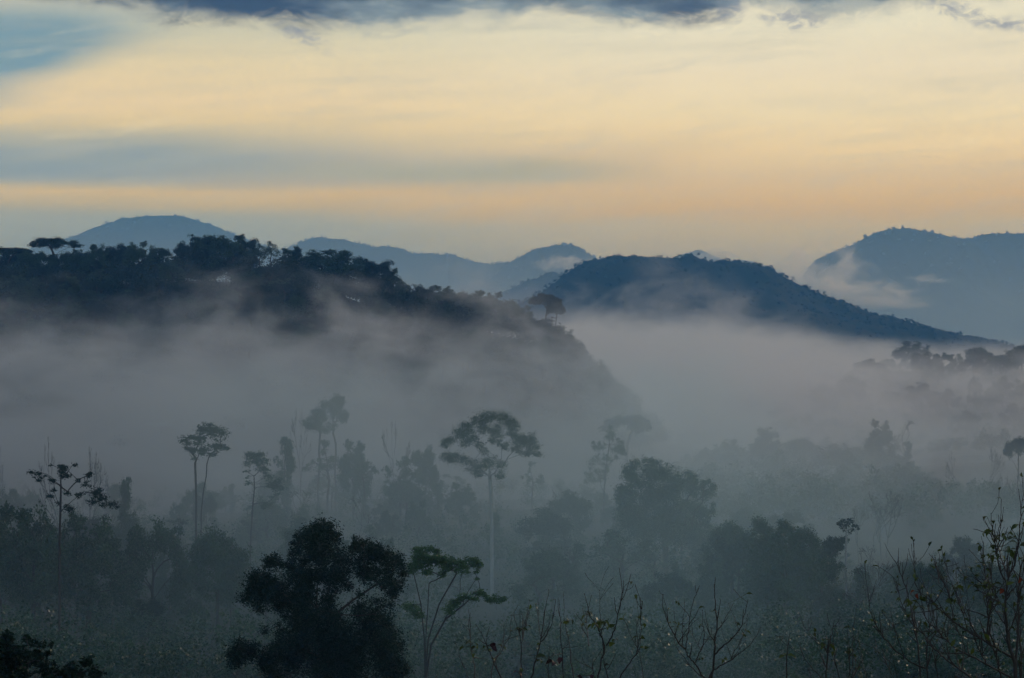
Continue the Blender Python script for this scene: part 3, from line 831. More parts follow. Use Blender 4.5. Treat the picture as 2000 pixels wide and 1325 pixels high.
for k in range(26):
    px_ = PR.choice([PR.uniform(440, 850), PR.uniform(1020, 1160), PR.uniform(1660, 1760), PR.uniform(1820, 1990), PR.uniform(0, 240)])
    Y_ = PR.uniform(360, 540) if px_ < 1300 else PR.uniform(300, 560)
    x_ = (px_ - 1000) / FPX * Y_
    copy_tree('bare', x_, Y_, PR.uniform(8, 14), PR.uniform(5, 9), "thin bare tree among the misty valley trees", "bare trees in the valley forest")
sky_m = np.array([(0, 905), (60, 915), (150, 940), (250, 935), (330, 935), (420, 945), (520, 930), (600, 880), (700, 880), (800, 880), (900, 910), (1000, 905), (1100, 920), (1170, 930), (1260, 950), (1400, 1010),
                  (1500, 1030), (1650, 1070), (1750, 1090), (1850, 1060), (2000, 1020)], float)
n_ = 0
while n_ < 150:
    px_ = PR.uniform(-40, 2040); Y_ = 320 * (600 / 320) ** PR.random()
    if px_ > 1180: Y_ = 320 * (520 / 320) ** PR.random()
    if 925 < px_ < 995 and Y_ < 430: continue
    x_ = (px_ - 1000) / FPX * Y_; zg = gz1(x_, Y_)
    lim = (662.5 - np.interp(px_, sky_m[:, 0], sky_m[:, 1])) / FPX * Y_ - zg
    h_ = PR.uniform(6, 15)
    if h_ > lim: h_ = lim * PR.uniform(.7, 1)
    if h_ < 4.5: continue
    kk = PR.choice(['broad', 'broad', 'sparse', 'column', 'broad'])
    copy_tree(kk, x_, Y_, h_, h_ * PR.uniform(.55, .9) * (.55 if kk == 'column' else 1), ML, MG); n_ += 1
for k in range(46):                                  # the right-hand tree line and the slopes behind it
    px_ = PR.uniform(1340, 2040); Y_ = PR.uniform(600, 780)
    x_ = (px_ - 1000) / FPX * Y_; zg = gz1(x_, Y_)
    lim = (662.5 - np.interp(px_, [1340, 1420, 1500, 1600, 1700, 1780, 1830, 2000], [880, 868, 856, 872, 872, 900, 935, 950])) / FPX * Y_ - zg
    h_ = min(lim, PR.uniform(9, 15))
    if h_ < 4: continue
    copy_tree(PR.choice(['broad', 'broad', 'sparse']), x_, Y_, h_, PR.uniform(7, 12), "faint leafy tree in the right-hand tree line within the mist", "trees of the right-hand tree line")
RR = "faint trees on the far right-hand rise"
for px_, py_, w_, Y_, k_ in [(1995, 668, 64, 1250, 'broad'), (1915, 674, 64, 1300, 'broad'), (1842, 686, 56, 1300, 'broad'), (1800, 690, 50, 1300, 'broad'), (1780, 668, 80, 1500, 'broad'),
                             (1900, 700, 70, 1280, 'broad'), (1960, 690, 60, 1280, 'broad'), (1902, 734, 32, 1050, 'broad'), (1958, 737, 58, 1050, 'broad'), (1995, 742, 50, 1040, 'broad'),
                             (1930, 760, 60, 1030, 'broad'), (1660, 726, 66, 1150, 'broad'), (1695, 700, 70, 1350, 'broad'), (1740, 760, 60, 1100, 'broad'), (1800, 750, 70, 1080, 'broad'),
                             (1850, 762, 60, 1050, 'broad'), (1610, 745, 60, 1150, 'broad'), (1980, 790, 60, 960, 'broad'), (1890, 800, 60, 960, 'broad')]:
    to_skyline(k_, px_, py_, w_, Y_, "faint rounded tree on the misty rise at far right", RR)

# --- masses nobody could count
def low_tree(rng, n=520, leaf=1.0, w=4.5, h=13.0):
    k = 14
    d = unit(rng.normal(size=(k, 3))); d[:, 2] = np.abs(d[:, 2])
    s_ = d * np.array([w * .8, w * .8, h * .4]) * rng.uniform(.4, 1, (k, 1)) + np.array([0, 0, h * .5])
    i = rng.integers(0, k, n)
    p = s_[i] + rng.normal(size=(n, 3)) * np.array([.8, .8, .6]) * w * .22
    mb = MB(); leaf_cards(mb, p, leaf, leaf * .6, rng, np.clip(.45 + rng.normal(size=k)[i] * .2 + rng.normal(size=n) * .12, 0, .97))
    return mb.arrays()


def mass(name, pts, scales, mat, rng, **kw):
    base = [low_tree(rng, **kw) for _ in range(8)]
    V_ = []; F_ = []; A_ = []; n0 = 0
    for (x_, y_, z_), s_ in zip(pts, scales):
        v, f, a = base[rng.integers(8)]
        t_ = rng.uniform(0, 6.28); c_, s2 = math.cos(t_), math.sin(t_)
        s3 = s_ * rng.uniform(.8, 1.25, 3)
        vv = v * s3
        vv = np.stack([vv[:, 0] * c_ - vv[:, 1] * s2 + x_, vv[:, 0] * s2 + vv[:, 1] * c_ + y_, vv[:, 2] + z_], 1)
        V_.append(vv); F_.append(f + n0); A_.append(np.clip(a + rng.normal() * .12, 0, .97)); n0 += len(v)
    structure(link(name, mesh_from(name, np.concatenate(V_), np.concatenate(F_), np.concatenate(A_), mat)), 'stuff')


rng = np.random.default_rng(21)
# forest cover of the near ridge (front slope and crest) and of the right-hand rise
n_ = 1000
px_ = rng.uniform(-150, 1290, n_); y_ = 905 - np.abs(rng.normal(size=n_)) * np.where(rng.random(n_) < .75, 62, -35); x_ = (px_ - 1000) / FPX * y_
k_ = y_ > 640
x_, y_ = x_[k_], y_[k_]
mass("forest_cover", np.stack([x_, y_, ground_z(x_, y_) - 1], 1), rng.uniform(.65, 1.05, len(x_)), M_DARK, rng, n=420, leaf=.8, w=6.0, h=11.0)
# dense low growth between the valley trees
n_ = 2300
y_ = 225 * (680 / 225) ** rng.random(n_); px_ = rng.uniform(-60, 2060, n_); x_ = (px_ - 1000) / FPX * y_
lim = (662.5 - np.interp(px_, sky_m[:, 0], sky_m[:, 1] + 12)) / FPX * y_ - ground_z(x_, y_)
s_ = np.minimum(rng.uniform(.22, .72, n_), lim / 13)
k_ = (s_ > .12) & ~((np.abs(px_ - 960) < 32) & (y_ < 410) & (y_ > 280))
mass("forest_thicket", np.stack([x_, y_, ground_z(x_, y_) - .6], 1)[k_], s_[k_], M_LEAF, rng, n=230, leaf=.62)
n_ = 900
y_ = rng.uniform(520, 800, n_); px_ = rng.uniform(1290, 2080, n_); x_ = (px_ - 1000) / FPX * y_
lim = (662.5 - np.interp(px_, [1290, 1340, 1420, 1500, 1600, 1700, 1780, 1830, 2000], [905, 892, 872, 862, 874, 862, 905, 938, 948])) / FPX * y_ - ground_z(x_, y_)
s_ = np.minimum(rng.uniform(.4, 1.0, n_), lim / 12)
k_ = s_ > .15
mass("forest_thicket", np.stack([x_, y_, ground_z(x_, y_) - .6], 1)[k_], s_[k_], M_LEAF, rng, n=230, leaf=.8)
px_ = rng.uniform(1500, 2080, 520); y_ = rng.uniform(820, 1700, 520); x_ = (px_ - 1000) / FPX * y_
mass("forest_cover", np.stack([x_, y_, ground_z(x_, y_) - 1], 1), rng.uniform(.5, .8, 520), M_LEAF, rng, n=300, leaf=1.1)


def hill_cover(name, G, n, n_crest, size, mat, leaf, cards, vmax=.75):
    """Tree crowns scattered over the near face and crest of a hill."""
    ny, nx = G.shape[:2]
    i = np.concatenate([(ny / 2 * (1 - np.abs(rng.random(n)) ** 1.3 * vmax)).astype(int), np.full(n_crest, ny // 2) - rng.integers(0, 2, n_crest)])
    j = rng.integers(0, nx, len(i))
    p = G[np.clip(i, 0, ny - 1), j] + rng.normal(size=(len(i), 3)) * np.array([4, 4, 0])
    p = p[(np.abs(p[:, 0] / p[:, 1]) < .26) & (p[:, 2] > -30)]
    mass(name, p - np.array([0, 0, size * 9]), rng.uniform(.6, 1.25, len(p)) * size, mat, rng, n=cards, leaf=leaf)


hill_cover("distant_forest", H_MID, 2600, 700, .55, M_FAR, 1.6, 90)
hill_cover("distant_forest", H_HUMP, 300, 160, .8, M_FAR, 3.0, 40)
hill_cover("distant_forest", H_DOME, 500, 420, .9, M_FAR, 4.0, 40, .4)
hill_cover("distant_forest", H_CHAIN, 300, 360, .8, M_FAR, 4.0, 40, .4)
hill_cover("distant_forest", H_PEAK, 300, 300, .8, M_FAR, 4.0, 40, .4)
hill_cover("distant_forest", H_RIGHT, 600, 420, .9, M_FAR, 4.0, 40, .5)

# scrub over the near slope and the forest floor: stems with small leaves
mb = MB(); ms = MB()
n_ = 6200
Y_ = 88 * (430 / 88) ** rng.random(n_); X_ = rng.uniform(-.27, .27, n_) * Y_
k_ = fbm(X_ / 14, Y_ / 20, 55, 3) + rng.normal(size=n_) * .25 > -.35
X_, Y_ = X_[k_], Y_[k_]; n_ = len(X_)
Z_ = ground_z(X_, Y_)
pat = fbm(X_ / 14, Y_ / 20, 55, 3)
hgt = np.clip(1.2 + 1.6 * pat + rng.normal(size=n_) * .7, .35, 4.5)
nl = 34
ii = np.repeat(np.arange(n_), nl)
u = rng.random(len(ii)) ** .7
lean = rng.normal(size=(n_, 2)) * .22
bra = rng.integers(0, 5, len(ii)); ang = (bra * 1.26 + rng.normal(size=len(ii)) * .25 + ii * 2.1)
rad_ = u * hgt[ii] * .30 * rng.uniform(.3, 1, len(ii))
pp = np.stack([X_[ii] + lean[ii, 0] * u * hgt[ii] + np.cos(ang) * rad_, Y_[ii] + lean[ii, 1] * u * hgt[ii] + np.sin(ang) * rad_, Z_[ii] + u * hgt[ii] * 1.05], 1)
tone = np.clip(.36 + .5 * pat[ii] + (rng.normal(size=n_) * .22)[ii] + rng.normal(size=len(ii)) * .06, 0, .97)
tone = np.where(rng.random(len(ii)) < .0035 * (Y_[ii] < 260), 1.0, tone)  # rare whitish leaves stand in for glinting ones
leaf_cards(mb, pp, .19, .10, rng, tone)
structure(link("undergrowth", mb.mesh("undergrowth", M_SCRUB)), 'stuff')
A_ = np.stack([X_, Y_, Z_ - .1], 1)
for k in range(4):
    a_ = rng.uniform(0, 6.28, n_); B_ = np.stack([X_ + lean[:, 0] * hgt + np.cos(a_) * hgt * .22, Y_ + lean[:, 1] * hgt + np.sin(a_) * hgt * .22, Z_ + hgt * rng.uniform(.7, 1.25, n_)], 1)
    M_ = A_ * .5 + B_ * .5 + rng.normal(size=(n_, 3)) * .1
    frusta(ms, A_, M_, np.full(n_, .022), np.full(n_, .016), 3); frusta(ms, M_, B_, np.full(n_, .016), np.full(n_, .006), 3)
structure(link("undergrowth_stems", ms.mesh("undergrowth_stems", M_BARK)), 'stuff')
for k in range(210):
    Y_ = 100 * (330 / 100) ** PR.random(); px_ = PR.uniform(-30, 2030)
    kk = PR.choice(['bush', 'sapling', 'sapling'])
    h_ = PR.uniform(1.6, 4.6) if kk == 'bush' else PR.uniform(2.5, 5.5)
    copy_tree(kk, (px_ - 1000) / FPX * Y_, Y_, h_, h_ * PR.uniform(.7, 1.3) * (.7 if kk == 'sapling' else 1),
              "leafy bush in the dark scrub below the valley forest" if kk == 'bush' else "thin leafy sapling in the dark scrub below the valley forest",
              "bushes in the scrub" if kk == 'bush' else "saplings in the scrub")
# pale lilac flowers in the scrub
mf = MB()
for px_, py_, sx, sy, n_ in [(455, 1212, 40, 10, 60), (440, 1235, 14, 8, 30), (480, 1300, 50, 16, 80), (1230, 1312, 40, 14, 90), (630, 1290, 40, 14, 40), (1110, 1315, 40, 10, 40), (1180, 1312, 30, 8, 40)]:
    q = np.stack([px_ + rng.normal(size=n_) * sx * .5, py_ + rng.normal(size=n_) * sy * .5], 1)
    for a_, b_ in q:
        Ys = np.arange(95, 260, 1.0); xs = (a_ - 1000) / FPX * Ys
        zr = (662.5 - b_) / FPX * Ys; hit = np.where(zr <= ground_z(xs, Ys) + 1.7)[0]
        if len(hit) == 0: continue
        Yh = Ys[hit[0]] - 1
        c_ = np.array(at(a_, b_, Yh))
        leaf_cards(mf, c_[None] + rng.normal(size=(4, 3)) * .05, .10, .07, rng, rng.uniform(.2, .95, 4))
structure(link("wildflowers", mf.mesh("wildflowers", M_FLOWER)), 'stuff')


# ------------------------------------------------------------------ near shrubs along the bottom edge
def curl_leaf(mb, p, d, L, wd, rng, droop=.5, tone=.5):
    """A pointed leaf in four pairs of quads, folded along its rib and curling down."""
    d = unit(np.asarray(d, float)); s_ = unit(np.cross(d, np.array([0, 0, 1.]) + rng.normal(size=3) * .5)); up = np.cross(s_, d)
    k = 6; V_ = []
    pos = np.array(p, float); ww = [0.06, .62, 1, .88, .5, .03]
    ang = -.2
    for i in range(k):
        w_ = ww[i] * wd * .5
        V_ += [pos - s_ * w_ + up * w_ * .45, pos.copy(), pos + s_ * w_ + up * w_ * .45]
        ang += droop * .42
        pos = pos + (d * math.cos(ang) - up * math.sin(ang)) * L / (k - 1)
    f = []
    for i in range(k - 1):
        for j in range(2): f.append((i * 3 + j, i * 3 + j + 1, i * 3 + j + 4, i * 3 + j + 3))
    mb.add(np.array(V_), f, tone)


def near_shrub(name, label, Y, stems, leaves, seed, rusty=(), extra=.5, group=None, base=None, twig_r=.0032):
    rng = np.random.default_rng(seed)
    mb = MB(); lf = MB(); rf = MB()
    bx = at(base or stems[0][0][0][0], 0, Y)[0]
    org = np.array([bx, Y, gz1(bx, Y)])
    dep = []
    shoots = []
    for k, (poly, r0) in enumerate(stems):
        P = np.array([at(a, b, Y) for a, b in poly])
        # the stem keeps its own depth, joined to the stem it leaves
        sl = rng.normal() * .35 if k else 0.0
        start = 0.0
        best = 1e9
        for Q, w in dep:
            dq = np.hypot(Q[:, 0] - P[0, 0], Q[:, 2] - P[0, 2]); j = int(np.argmin(dq))
            if dq[j] < best: best = dq[j]; start = Q[j, 1] - Y
        if best > .12: start = rng.normal() * .25
        u = np.linspace(0, 1, len(P))
        P[:, 1] += start + sl * u
        # finer, slightly crooked
        t_ = np.linspace(0, len(P) - 1, (len(P) - 1) * 4 + 1)
        Q = np.stack([np.interp(t_, np.arange(len(P)), P[:, c]) for c in range(3)], 1)
        for _ in range(2): Q[1:-1] = Q[1:-1] * .5 + (Q[:-2] + Q[2:]) * .25
        Q[1:-1] += rng.normal(size=Q[1:-1].shape) * .0022
        dep.append((Q, 0))
        r_ = np.linspace(r0, max(.0016, r0 * .28), len(Q)) * .0023 * Y / 13
        frusta(mb, Q[:-1], Q[1:], r_[:-1], r_[1:], 6)
        if poly[0][1] >= 1318 and best > .12:      # down to the ground, out of the picture
            g0 = org + (Q[0] - org) * np.array([.5, .5, 0]) - np.array([0, 0, .05])
            mid = (Q[0] + g0) / 2 + np.array([0, 0, .2])
            frusta(mb, [g0, mid], [mid, Q[0]], np.array([r_[0] * 1.9, r_[0] * 1.4]), np.array([r_[0] * 1.4, r_[0]]), 6)
        # side shoots
        L = np.linalg.norm(np.diff(Q, axis=0), axis=1).sum()
        for q in range(rng.poisson(extra * L * 7)):
            j = rng.integers(int(len(Q) * .2), len(Q))
            d = unit(Q[min(j + 1, len(Q) - 1)] - Q[max(j - 1, 0)]); d = unit(d + rng.normal(size=3) * .55 + np.array([0, 0, .35]))
            l_ = rng.uniform(.04, .17) * Y / 13
            A = Q[j]; pts = [A]
            for s_ in range(4):
                d = unit(d + rng.normal(size=3) * .12 + np.array([0, 0, .10])); pts.append(pts[-1] + d * l_ / 4)
            pts = np.array(pts); rr = np.linspace(min(r_[j], .0042), .0014, 5)
            frusta(mb, pts[:-1], pts[1:], rr[:-1], rr[1:], 4)
            if rng.random() < (.6 if seed == 31 else .35): shoots.append((pts[-1], d))
        for q in range(int(L * 14)):               # buds
            j = rng.integers(0, len(Q)); d = rng.normal(size=3); b = unit(d) * r_[j] * 2.2
            frusta(mb, [Q[j]], [Q[j] + b + np.array([0, 0, .004])], np.array([.0028]), np.array([.0012]), 4)
    for it in leaves:
        a, b, n, size = it; size *= 1.3
        c0 = np.array(at(a, b, Y))
        allq = np.concatenate([q for q, _ in dep]); j = int(np.argmin(np.hypot(allq[:, 0] - c0[0], allq[:, 2] - c0[2])))
        c0[1] = allq[j, 1]
        for q in range(n):
            an = rng.uniform(0, 6.28); d = np.array([math.cos(an), math.sin(an), rng.uniform(-.2, .5)])
            L = size * Y / FPX * rng.uniform(.75, 1.25)
            p0 = c0 + d * np.array([1, 1, .6]) * size * Y / FPX * .12
            if q == 0 and np.hypot(allq[j, 0] - c0[0], allq[j, 2] - c0[2]) > .006:
                frusta(mb, [allq[j]], [c0], np.array([.002]), np.array([.0014]), 4)
            curl_leaf(lf, p0, d, L, L * rng.uniform(.38, .55), rng, rng.uniform(.3, .9), float(np.clip(rng.normal(.45, .25), 0, .97)))
    for p, d in shoots:
        if rng.random() < .6:
            for q in range(rng.integers(1, 3)):
                L = 15 * Y / FPX * rng.uniform(.6, 1.2)
                curl_leaf(lf, p, unit(d + rng.normal(size=3) * .8), L, L * .45, rng, rng.uniform(.3, .9), float(np.clip(rng.normal(.4, .25), 0, .97)))
    for a, b, n, size in rusty:
        c0 = np.array(at(a, b, Y)); allq = np.concatenate([q for q, _ in dep]); j = int(np.argmin(np.hypot(allq[:, 0] - c0[0], allq[:, 2] - c0[2]))); c0[1] = allq[j, 1]
        frusta(mb, [allq[j]], [c0], np.array([.002]), np.array([.0014]), 4)
        for q in range(n):
            an = rng.uniform(0, 6.28); d = np.array([math.cos(an), math.sin(an), rng.uniform(-.6, .2)]); L = size * Y / FPX
            curl_leaf(rf, c0, d, L, L * .6, rng, .9, float(rng.random()))
    r_ = root_at(name, label, "shrub", org, group)
    bo = link("branches", mb.mesh("branches", M_TWIG), r_)
    kids = [bo]
    if lf.n: kids.append(link("leaves", lf.mesh("leaves", M_NEAR, True), r_))
    if rf.n: kids.append(link("leaves", rf.mesh("leaves", M_RUST if seed == 31 else M_PURPLE, True), r_)); kids[-1]['label'] = "red and rust-orange withered leaves" if seed == 31 else "dark purple withered leaves"
    for o in kids:
        o.data.transform(__import__('mathutils').Matrix.Translation((-org[0], -org[1], -org[2])))
    return r_


near_shrub("shrub", "large twiggy shrub with curled green leaves at the lower right corner", 12.5, [
    ([(1975, 1345), (1975, 1290), (1962, 1255), (1958, 1215), (1956, 1170), (1960, 1135), (1963, 1118)], 5.5),
    ([(1963, 1120), (1975, 1105), (1985, 1070), (1990, 1020), (1996, 978)], 2.6),
    ([(1960, 1135), (1945, 1115), (1938, 1085), (1933, 1060), (1926, 1030), (1922, 1000)], 2.2),
    ([(1937, 1075), (1942, 1030), (1944, 1005)], 1.4), ([(1962, 1128), (1970, 1085), (1982, 1058)], 1.8), ([(1984, 1072), (1986, 1030), (1985, 990)], 1.2),
    ([(1975, 1290), (1985, 1240), (1990, 1180), (1995, 1130), (2012, 1080)], 3.6), ([(1990, 1180), (1999, 1120), (1994, 1065)], 1.6),
    ([(1970, 1280), (1940, 1262), (1915, 1247), (1895, 1236), (1870, 1220), (1850, 1200), (1835, 1185), (1825, 1160)], 3.0),
    ([(1966, 1318), (1925, 1297), (1890, 1281), (1865, 1265), (1845, 1240), (1840, 1215), (1836, 1190)], 2.6),
    ([(1915, 1345), (1880, 1310), (1850, 1290), (1828, 1270), (1812, 1245), (1790, 1225), (1777, 1195), (1769, 1146)], 2.4),
    ([(1940, 1262), (1928, 1225), (1924, 1185), (1922, 1155), (1918, 1110), (1915, 1060)], 2.4),
    ([(1930, 1255), (1915, 1205), (1912, 1165), (1907, 1140), (1885, 1112), (1871, 1082)], 1.9),
    ([(1845, 1240), (1828, 1225), (1822, 1200), (1813, 1140), (1804, 1088)], 1.5), ([(1870, 1222), (1866, 1180), (1855, 1150), (1843, 1130), (1834, 1108)], 1.3),
    ([(1843, 1145), (1852, 1120), (1857, 1097)], 1.0), ([(1895, 1236), (1885, 1195), (1875, 1160), (1865, 1125), (1868, 1110)], 1.4),
    ([(1955, 1215), (1940, 1190), (1930, 1170), (1915, 1155), (1900, 1140), (1888, 1130)], 1.5), ([(1957, 1240), (1975, 1200), (1978, 1150), (1985, 1110)], 1.8),
    ([(1915, 1247), (1900, 1215), (1896, 1180), (1900, 1150)], 1.3), ([(1958, 1190), (1944, 1160), (1938, 1130)], 1.4), ([(1925, 1297), (1905, 1262), (1880, 1215), (1872, 1175)], 1.5),
    ([(1890, 1281), (1888, 1250), (1880, 1240), (1862, 1232)], 1.2), ([(1955, 1345), (1940, 1300), (1930, 1270), (1922, 1245), (1918, 1225)], 2.2), ([(1985, 1345), (1995, 1300), (1999, 1240), (2004, 1180)], 2.6)],
    [(1917, 1033, 3, 15), (1927, 1034, 2, 15), (1944, 1043, 3, 15), (1950, 1049, 2, 15), (1969, 1047, 2, 15), (1985, 1013, 4, 14), (1989, 1024, 3, 14), (1953, 1070, 2, 18), (1967, 1066, 2, 15),
     (1983, 1064, 2, 16), (1945, 1081, 2, 15), (1955, 1095, 3, 15), (1906, 1098, 3, 13), (1920, 1082, 3, 13), (1935, 1119, 2, 15), (1940, 1150, 3, 15), (1948, 1145, 2, 16), (1992, 1090, 4, 15),
     (1973, 1152, 2, 14), (1905, 1145, 3, 13), (1840, 1171, 3, 12), (1855, 1178, 3, 12), (1895, 1163, 3, 14), (1900, 1180, 2, 13), (1915, 1145, 3, 12), (1925, 1060, 2, 12), (1800, 1187, 4, 13), (1812, 1198, 3, 13),
     (1776, 1180, 2, 10), (1815, 1184, 4, 14), (1845, 1190, 2, 12), (1990, 1180, 3, 13), (1962, 1185, 2, 12), (1975, 1225, 2, 12)], 31,
    rusty=[(1808, 1168, 1, 16), (1813, 1172, 1, 15), (1950, 1146, 1, 15), (1980, 1122, 1, 15)], extra=4.2)
near_shrub("shrub", "low bent twigs with hardly a leaf left of the large corner shrub", 12.8, [
    ([(1826, 1345), (1824, 1290), (1828, 1245), (1836, 1215)], 2.2), ([(1813, 1345), (1812, 1280), (1808, 1240), (1806, 1215), (1800, 1165), (1786, 1125), (1778, 1110)], 2.4),
    ([(1824, 1318), (1790, 1305), (1755, 1275), (1735, 1250), (1718, 1225), (1708, 1190), (1705, 1163)], 2.2), ([(1778, 1298), (1762, 1255), (1745, 1220), (1722, 1195)], 1.3),
    ([(1745, 1218), (1735, 1230)], 0.9), ([(1745, 1345), (1722, 1300), (1712, 1270), (1700, 1258)], 1.3), ([(1735, 1325), (1725, 1290), (1712, 1250)], 1.0), ([(1848, 1345), (1840, 1300), (1850, 1275), (1862, 1262)], 1.3)],
    [(1760, 1253, 2, 14), (1747, 1316, 3, 14), (1717, 1222, 2, 8), (1775, 1176, 2, 9)], 32, extra=2.0)
near_shrub("shrub", "bare upright sapling forking into long whips right of centre at the bottom edge", 13, [
    ([(1391, 1345), (1398, 1300), (1399, 1280), (1398, 1256), (1404, 1232), (1401, 1200), (1399, 1170), (1398, 1145)], 3.2),
    ([(1399, 1283), (1410, 1268), (1430, 1250), (1445, 1228), (1453, 1195), (1457, 1168)], 2.2), ([(1404, 1236), (1408, 1205), (1414, 1163)], 1.5),
    ([(1398, 1258), (1385, 1240), (1378, 1215), (1370, 1185)], 1.3), ([(1397, 1314), (1420, 1302), (1445, 1285), (1475, 1262), (1491, 1232)], 1.9),
    ([(1397, 1314), (1385, 1335), (1375, 1328), (1361, 1300), (1345, 1285), (1341, 1272), (1343, 1250), (1347, 1225), (1351, 1190), (1364, 1150)], 2.4),
    ([(1341, 1272), (1325, 1258), (1312, 1230), (1300, 1208), (1291, 1175), (1290, 1156)], 1.9), ([(1303, 1213), (1298, 1180), (1294, 1160)], 1.1),
    ([(1333, 1263), (1332, 1240), (1325, 1220), (1326, 1190), (1325, 1150)], 1.2), ([(1332, 1240), (1341, 1225), (1345, 1205)], .9),
    ([(1361, 1298), (1370, 1272), (1376, 1250), (1371, 1215), (1370, 1190)], 1.5), ([(1370, 1272), (1362, 1256)], .9), ([(1376, 1250), (1381, 1232)], .9),
    ([(1372, 1326), (1345, 1302), (1328, 1278), (1322, 1250)], 1.4), ([(1428, 1298), (1434, 1265), (1440, 1230)], 1.0), ([(1429, 1290), (1447, 1262), (1462, 1238), (1474, 1203)], 1.0),
    ([(1428, 1284), (1418, 1255), (1412, 1235)], .9), ([(1444, 1232), (1440, 1200)], .9), ([(1448, 1222), (1450, 1198)], .9)],
    [(1309, 1214, 3, 9), (1316, 1222, 1, 10), (1331, 1212, 1, 9), (1321, 1206, 1, 7), (1369, 1221, 3, 8), (1396, 1198, 2, 9), (1443, 1222, 4, 9), (1460, 1240, 2, 11), (1453, 1237, 1, 8),
     (1358, 1257, 2, 9), (1371, 1292, 3, 9), (1415, 1293, 3, 10)], 33, extra=.7)
near_shrub("shrub", "small single stem topped with four drooping leaves between the sapling and the corner shrub", 13, [
    ([(1537, 1345), (1535, 1290), (1539, 1262), (1542, 1238)], 2.0)], [(1535, 1280, 5, 14)], 34, extra=.2)
near_shrub("shrub", "thin arching stems with yellow-green leaf pairs right of the small single stem", 13.2, [
    ([(1599, 1345), (1600, 1300), (1604, 1265), (1606, 1240), (1612, 1225), (1616, 1200)], 2.0), ([(1599, 1318), (1578, 1297), (1562, 1275), (1549, 1268)], 1.2),
    ([(1578, 1345), (1573, 1310), (1566, 1288)], 1.0), ([(1606, 1250), (1585, 1243), (1572, 1228), (1566, 1210)], 1.0), ([(1606, 1262), (1606, 1240), (1606, 1233)], .9),
    ([(1640, 1345), (1627, 1306), (1619, 1275), (1617, 1240), (1620, 1214)], 1.4), ([(1650, 1345), (1660, 1297), (1662, 1270), (1665, 1230)], 1.6),
    ([(1652, 1312), (1647, 1280), (1640, 1245), (1632, 1220)], 1.2), ([(1656, 1318), (1675, 1303), (1695, 1285)], 1.2), ([(1690, 1345), (1698, 1310), (1696, 1265)], 1.0)],
    [(1603, 1248, 4, 14), (1598, 1258, 1, 15), (1616, 1268, 1, 13), (1622, 1283, 3, 10), (1661, 1270, 4, 14), (1656, 1277, 1, 12), (1624, 1225, 2, 8), (1668, 1298, 2, 8)], 35, extra=1.1)
DG = "leafy shoots along the bottom edge left of the sapling"
near_shrub("shrub", "slim straight shoot forking in two with a ring of drooping leaves at the fork", 12.6, [
    ([(1013, 1345), (1018, 1290), (1018, 1245), (1014, 1228), (1015, 1178)], 2.0), ([(1018, 1243), (1026, 1215), (1034, 1174)], 1.3), ([(1020, 1240), (1023, 1198)], 1.0)],
    [(1018, 1216, 4, 11), (1029, 1217, 2, 10), (1008, 1219, 1, 10), (1016, 1290, 2, 9)], 36, rusty=[(1010, 1298, 2, 17)], extra=.7)
near_shrub("shrub", "leaning shoot splitting into four pale whips with one yellow leaf low down", 12.7, [
    ([(1036, 1345), (1047, 1305), (1053, 1280), (1057, 1262), (1062, 1230), (1070, 1178)], 2.4), ([(1058, 1264), (1073, 1245), (1080, 1220), (1086, 1180)], 1.6),
    ([(1057, 1252), (1053, 1228), (1054, 1206)], 1.0), ([(1070, 1249), (1078, 1205)], 1.0), ([(1060, 1245), (1066, 1205)], .9)], [(1056, 1268, 2, 8), (1044, 1296, 1, 17), (1056, 1300, 3, 9)], 37, extra=.7)
near_shrub("shrub", "pair of straight thin shoots with bright green leaves halfway up", 12.9, [
    ([(1103, 1345), (1100, 1290), (1098, 1240), (1096, 1205), (1095, 1186)], 1.6), ([(1124, 1345), (1119, 1305), (1116, 1280), (1108, 1245), (1106, 1184)], 1.5), ([(1100, 1295), (1085, 1283), (1073, 1275)], .9),
    ([(1102, 1285), (1107, 1250)], .8), ([(1073, 1345), (1071, 1300), (1073, 1250)], 1.0)],
    [(1100, 1234, 2, 12), (1111, 1239, 3, 12), (1119, 1237, 1, 11), (1117, 1266, 2, 10)], 38, rusty=[(1080, 1296, 2, 18), (1098, 1302, 2, 17)], extra=.7)
near_shrub("shrub", "stout shoot with a bright yellow-green leaf cluster and one tall bare whip", 12.4, [
    ([(1165, 1345), (1173, 1295), (1183, 1262), (1172, 1240), (1166, 1222), (1155, 1210), (1148, 1185), (1142, 1162)], 2.4), ([(1184, 1262), (1198, 1236), (1205, 1205), (1212, 1170), (1216, 1140)], 1.9),
    ([(1172, 1242), (1175, 1222), (1177, 1205)], 1.4), ([(1173, 1230), (1173, 1160)], .9), ([(1150, 1262), (1152, 1225)], 1.2), ([(1194, 1345), (1178, 1290), (1174, 1262)], 1.6), ([(1168, 1345), (1155, 1300), (1150, 1262)], 1.3),
    ([(1183, 1258), (1193, 1265)], .9)],
    [(1175, 1203, 4, 14), (1182, 1207, 2, 13), (1160, 1221, 4, 14), (1150, 1220, 2, 13), (1155, 1228, 2, 13), (1166, 1216, 3, 13), (1170, 1226, 2, 14), (1183, 1216, 2, 12), (1147, 1238, 2, 12), (1190, 1262, 1, 15), (1190, 1293, 1, 12)], 39,
    rusty=[(1125, 1312, 1, 15), (1152, 1306, 1, 13)], extra=.9)
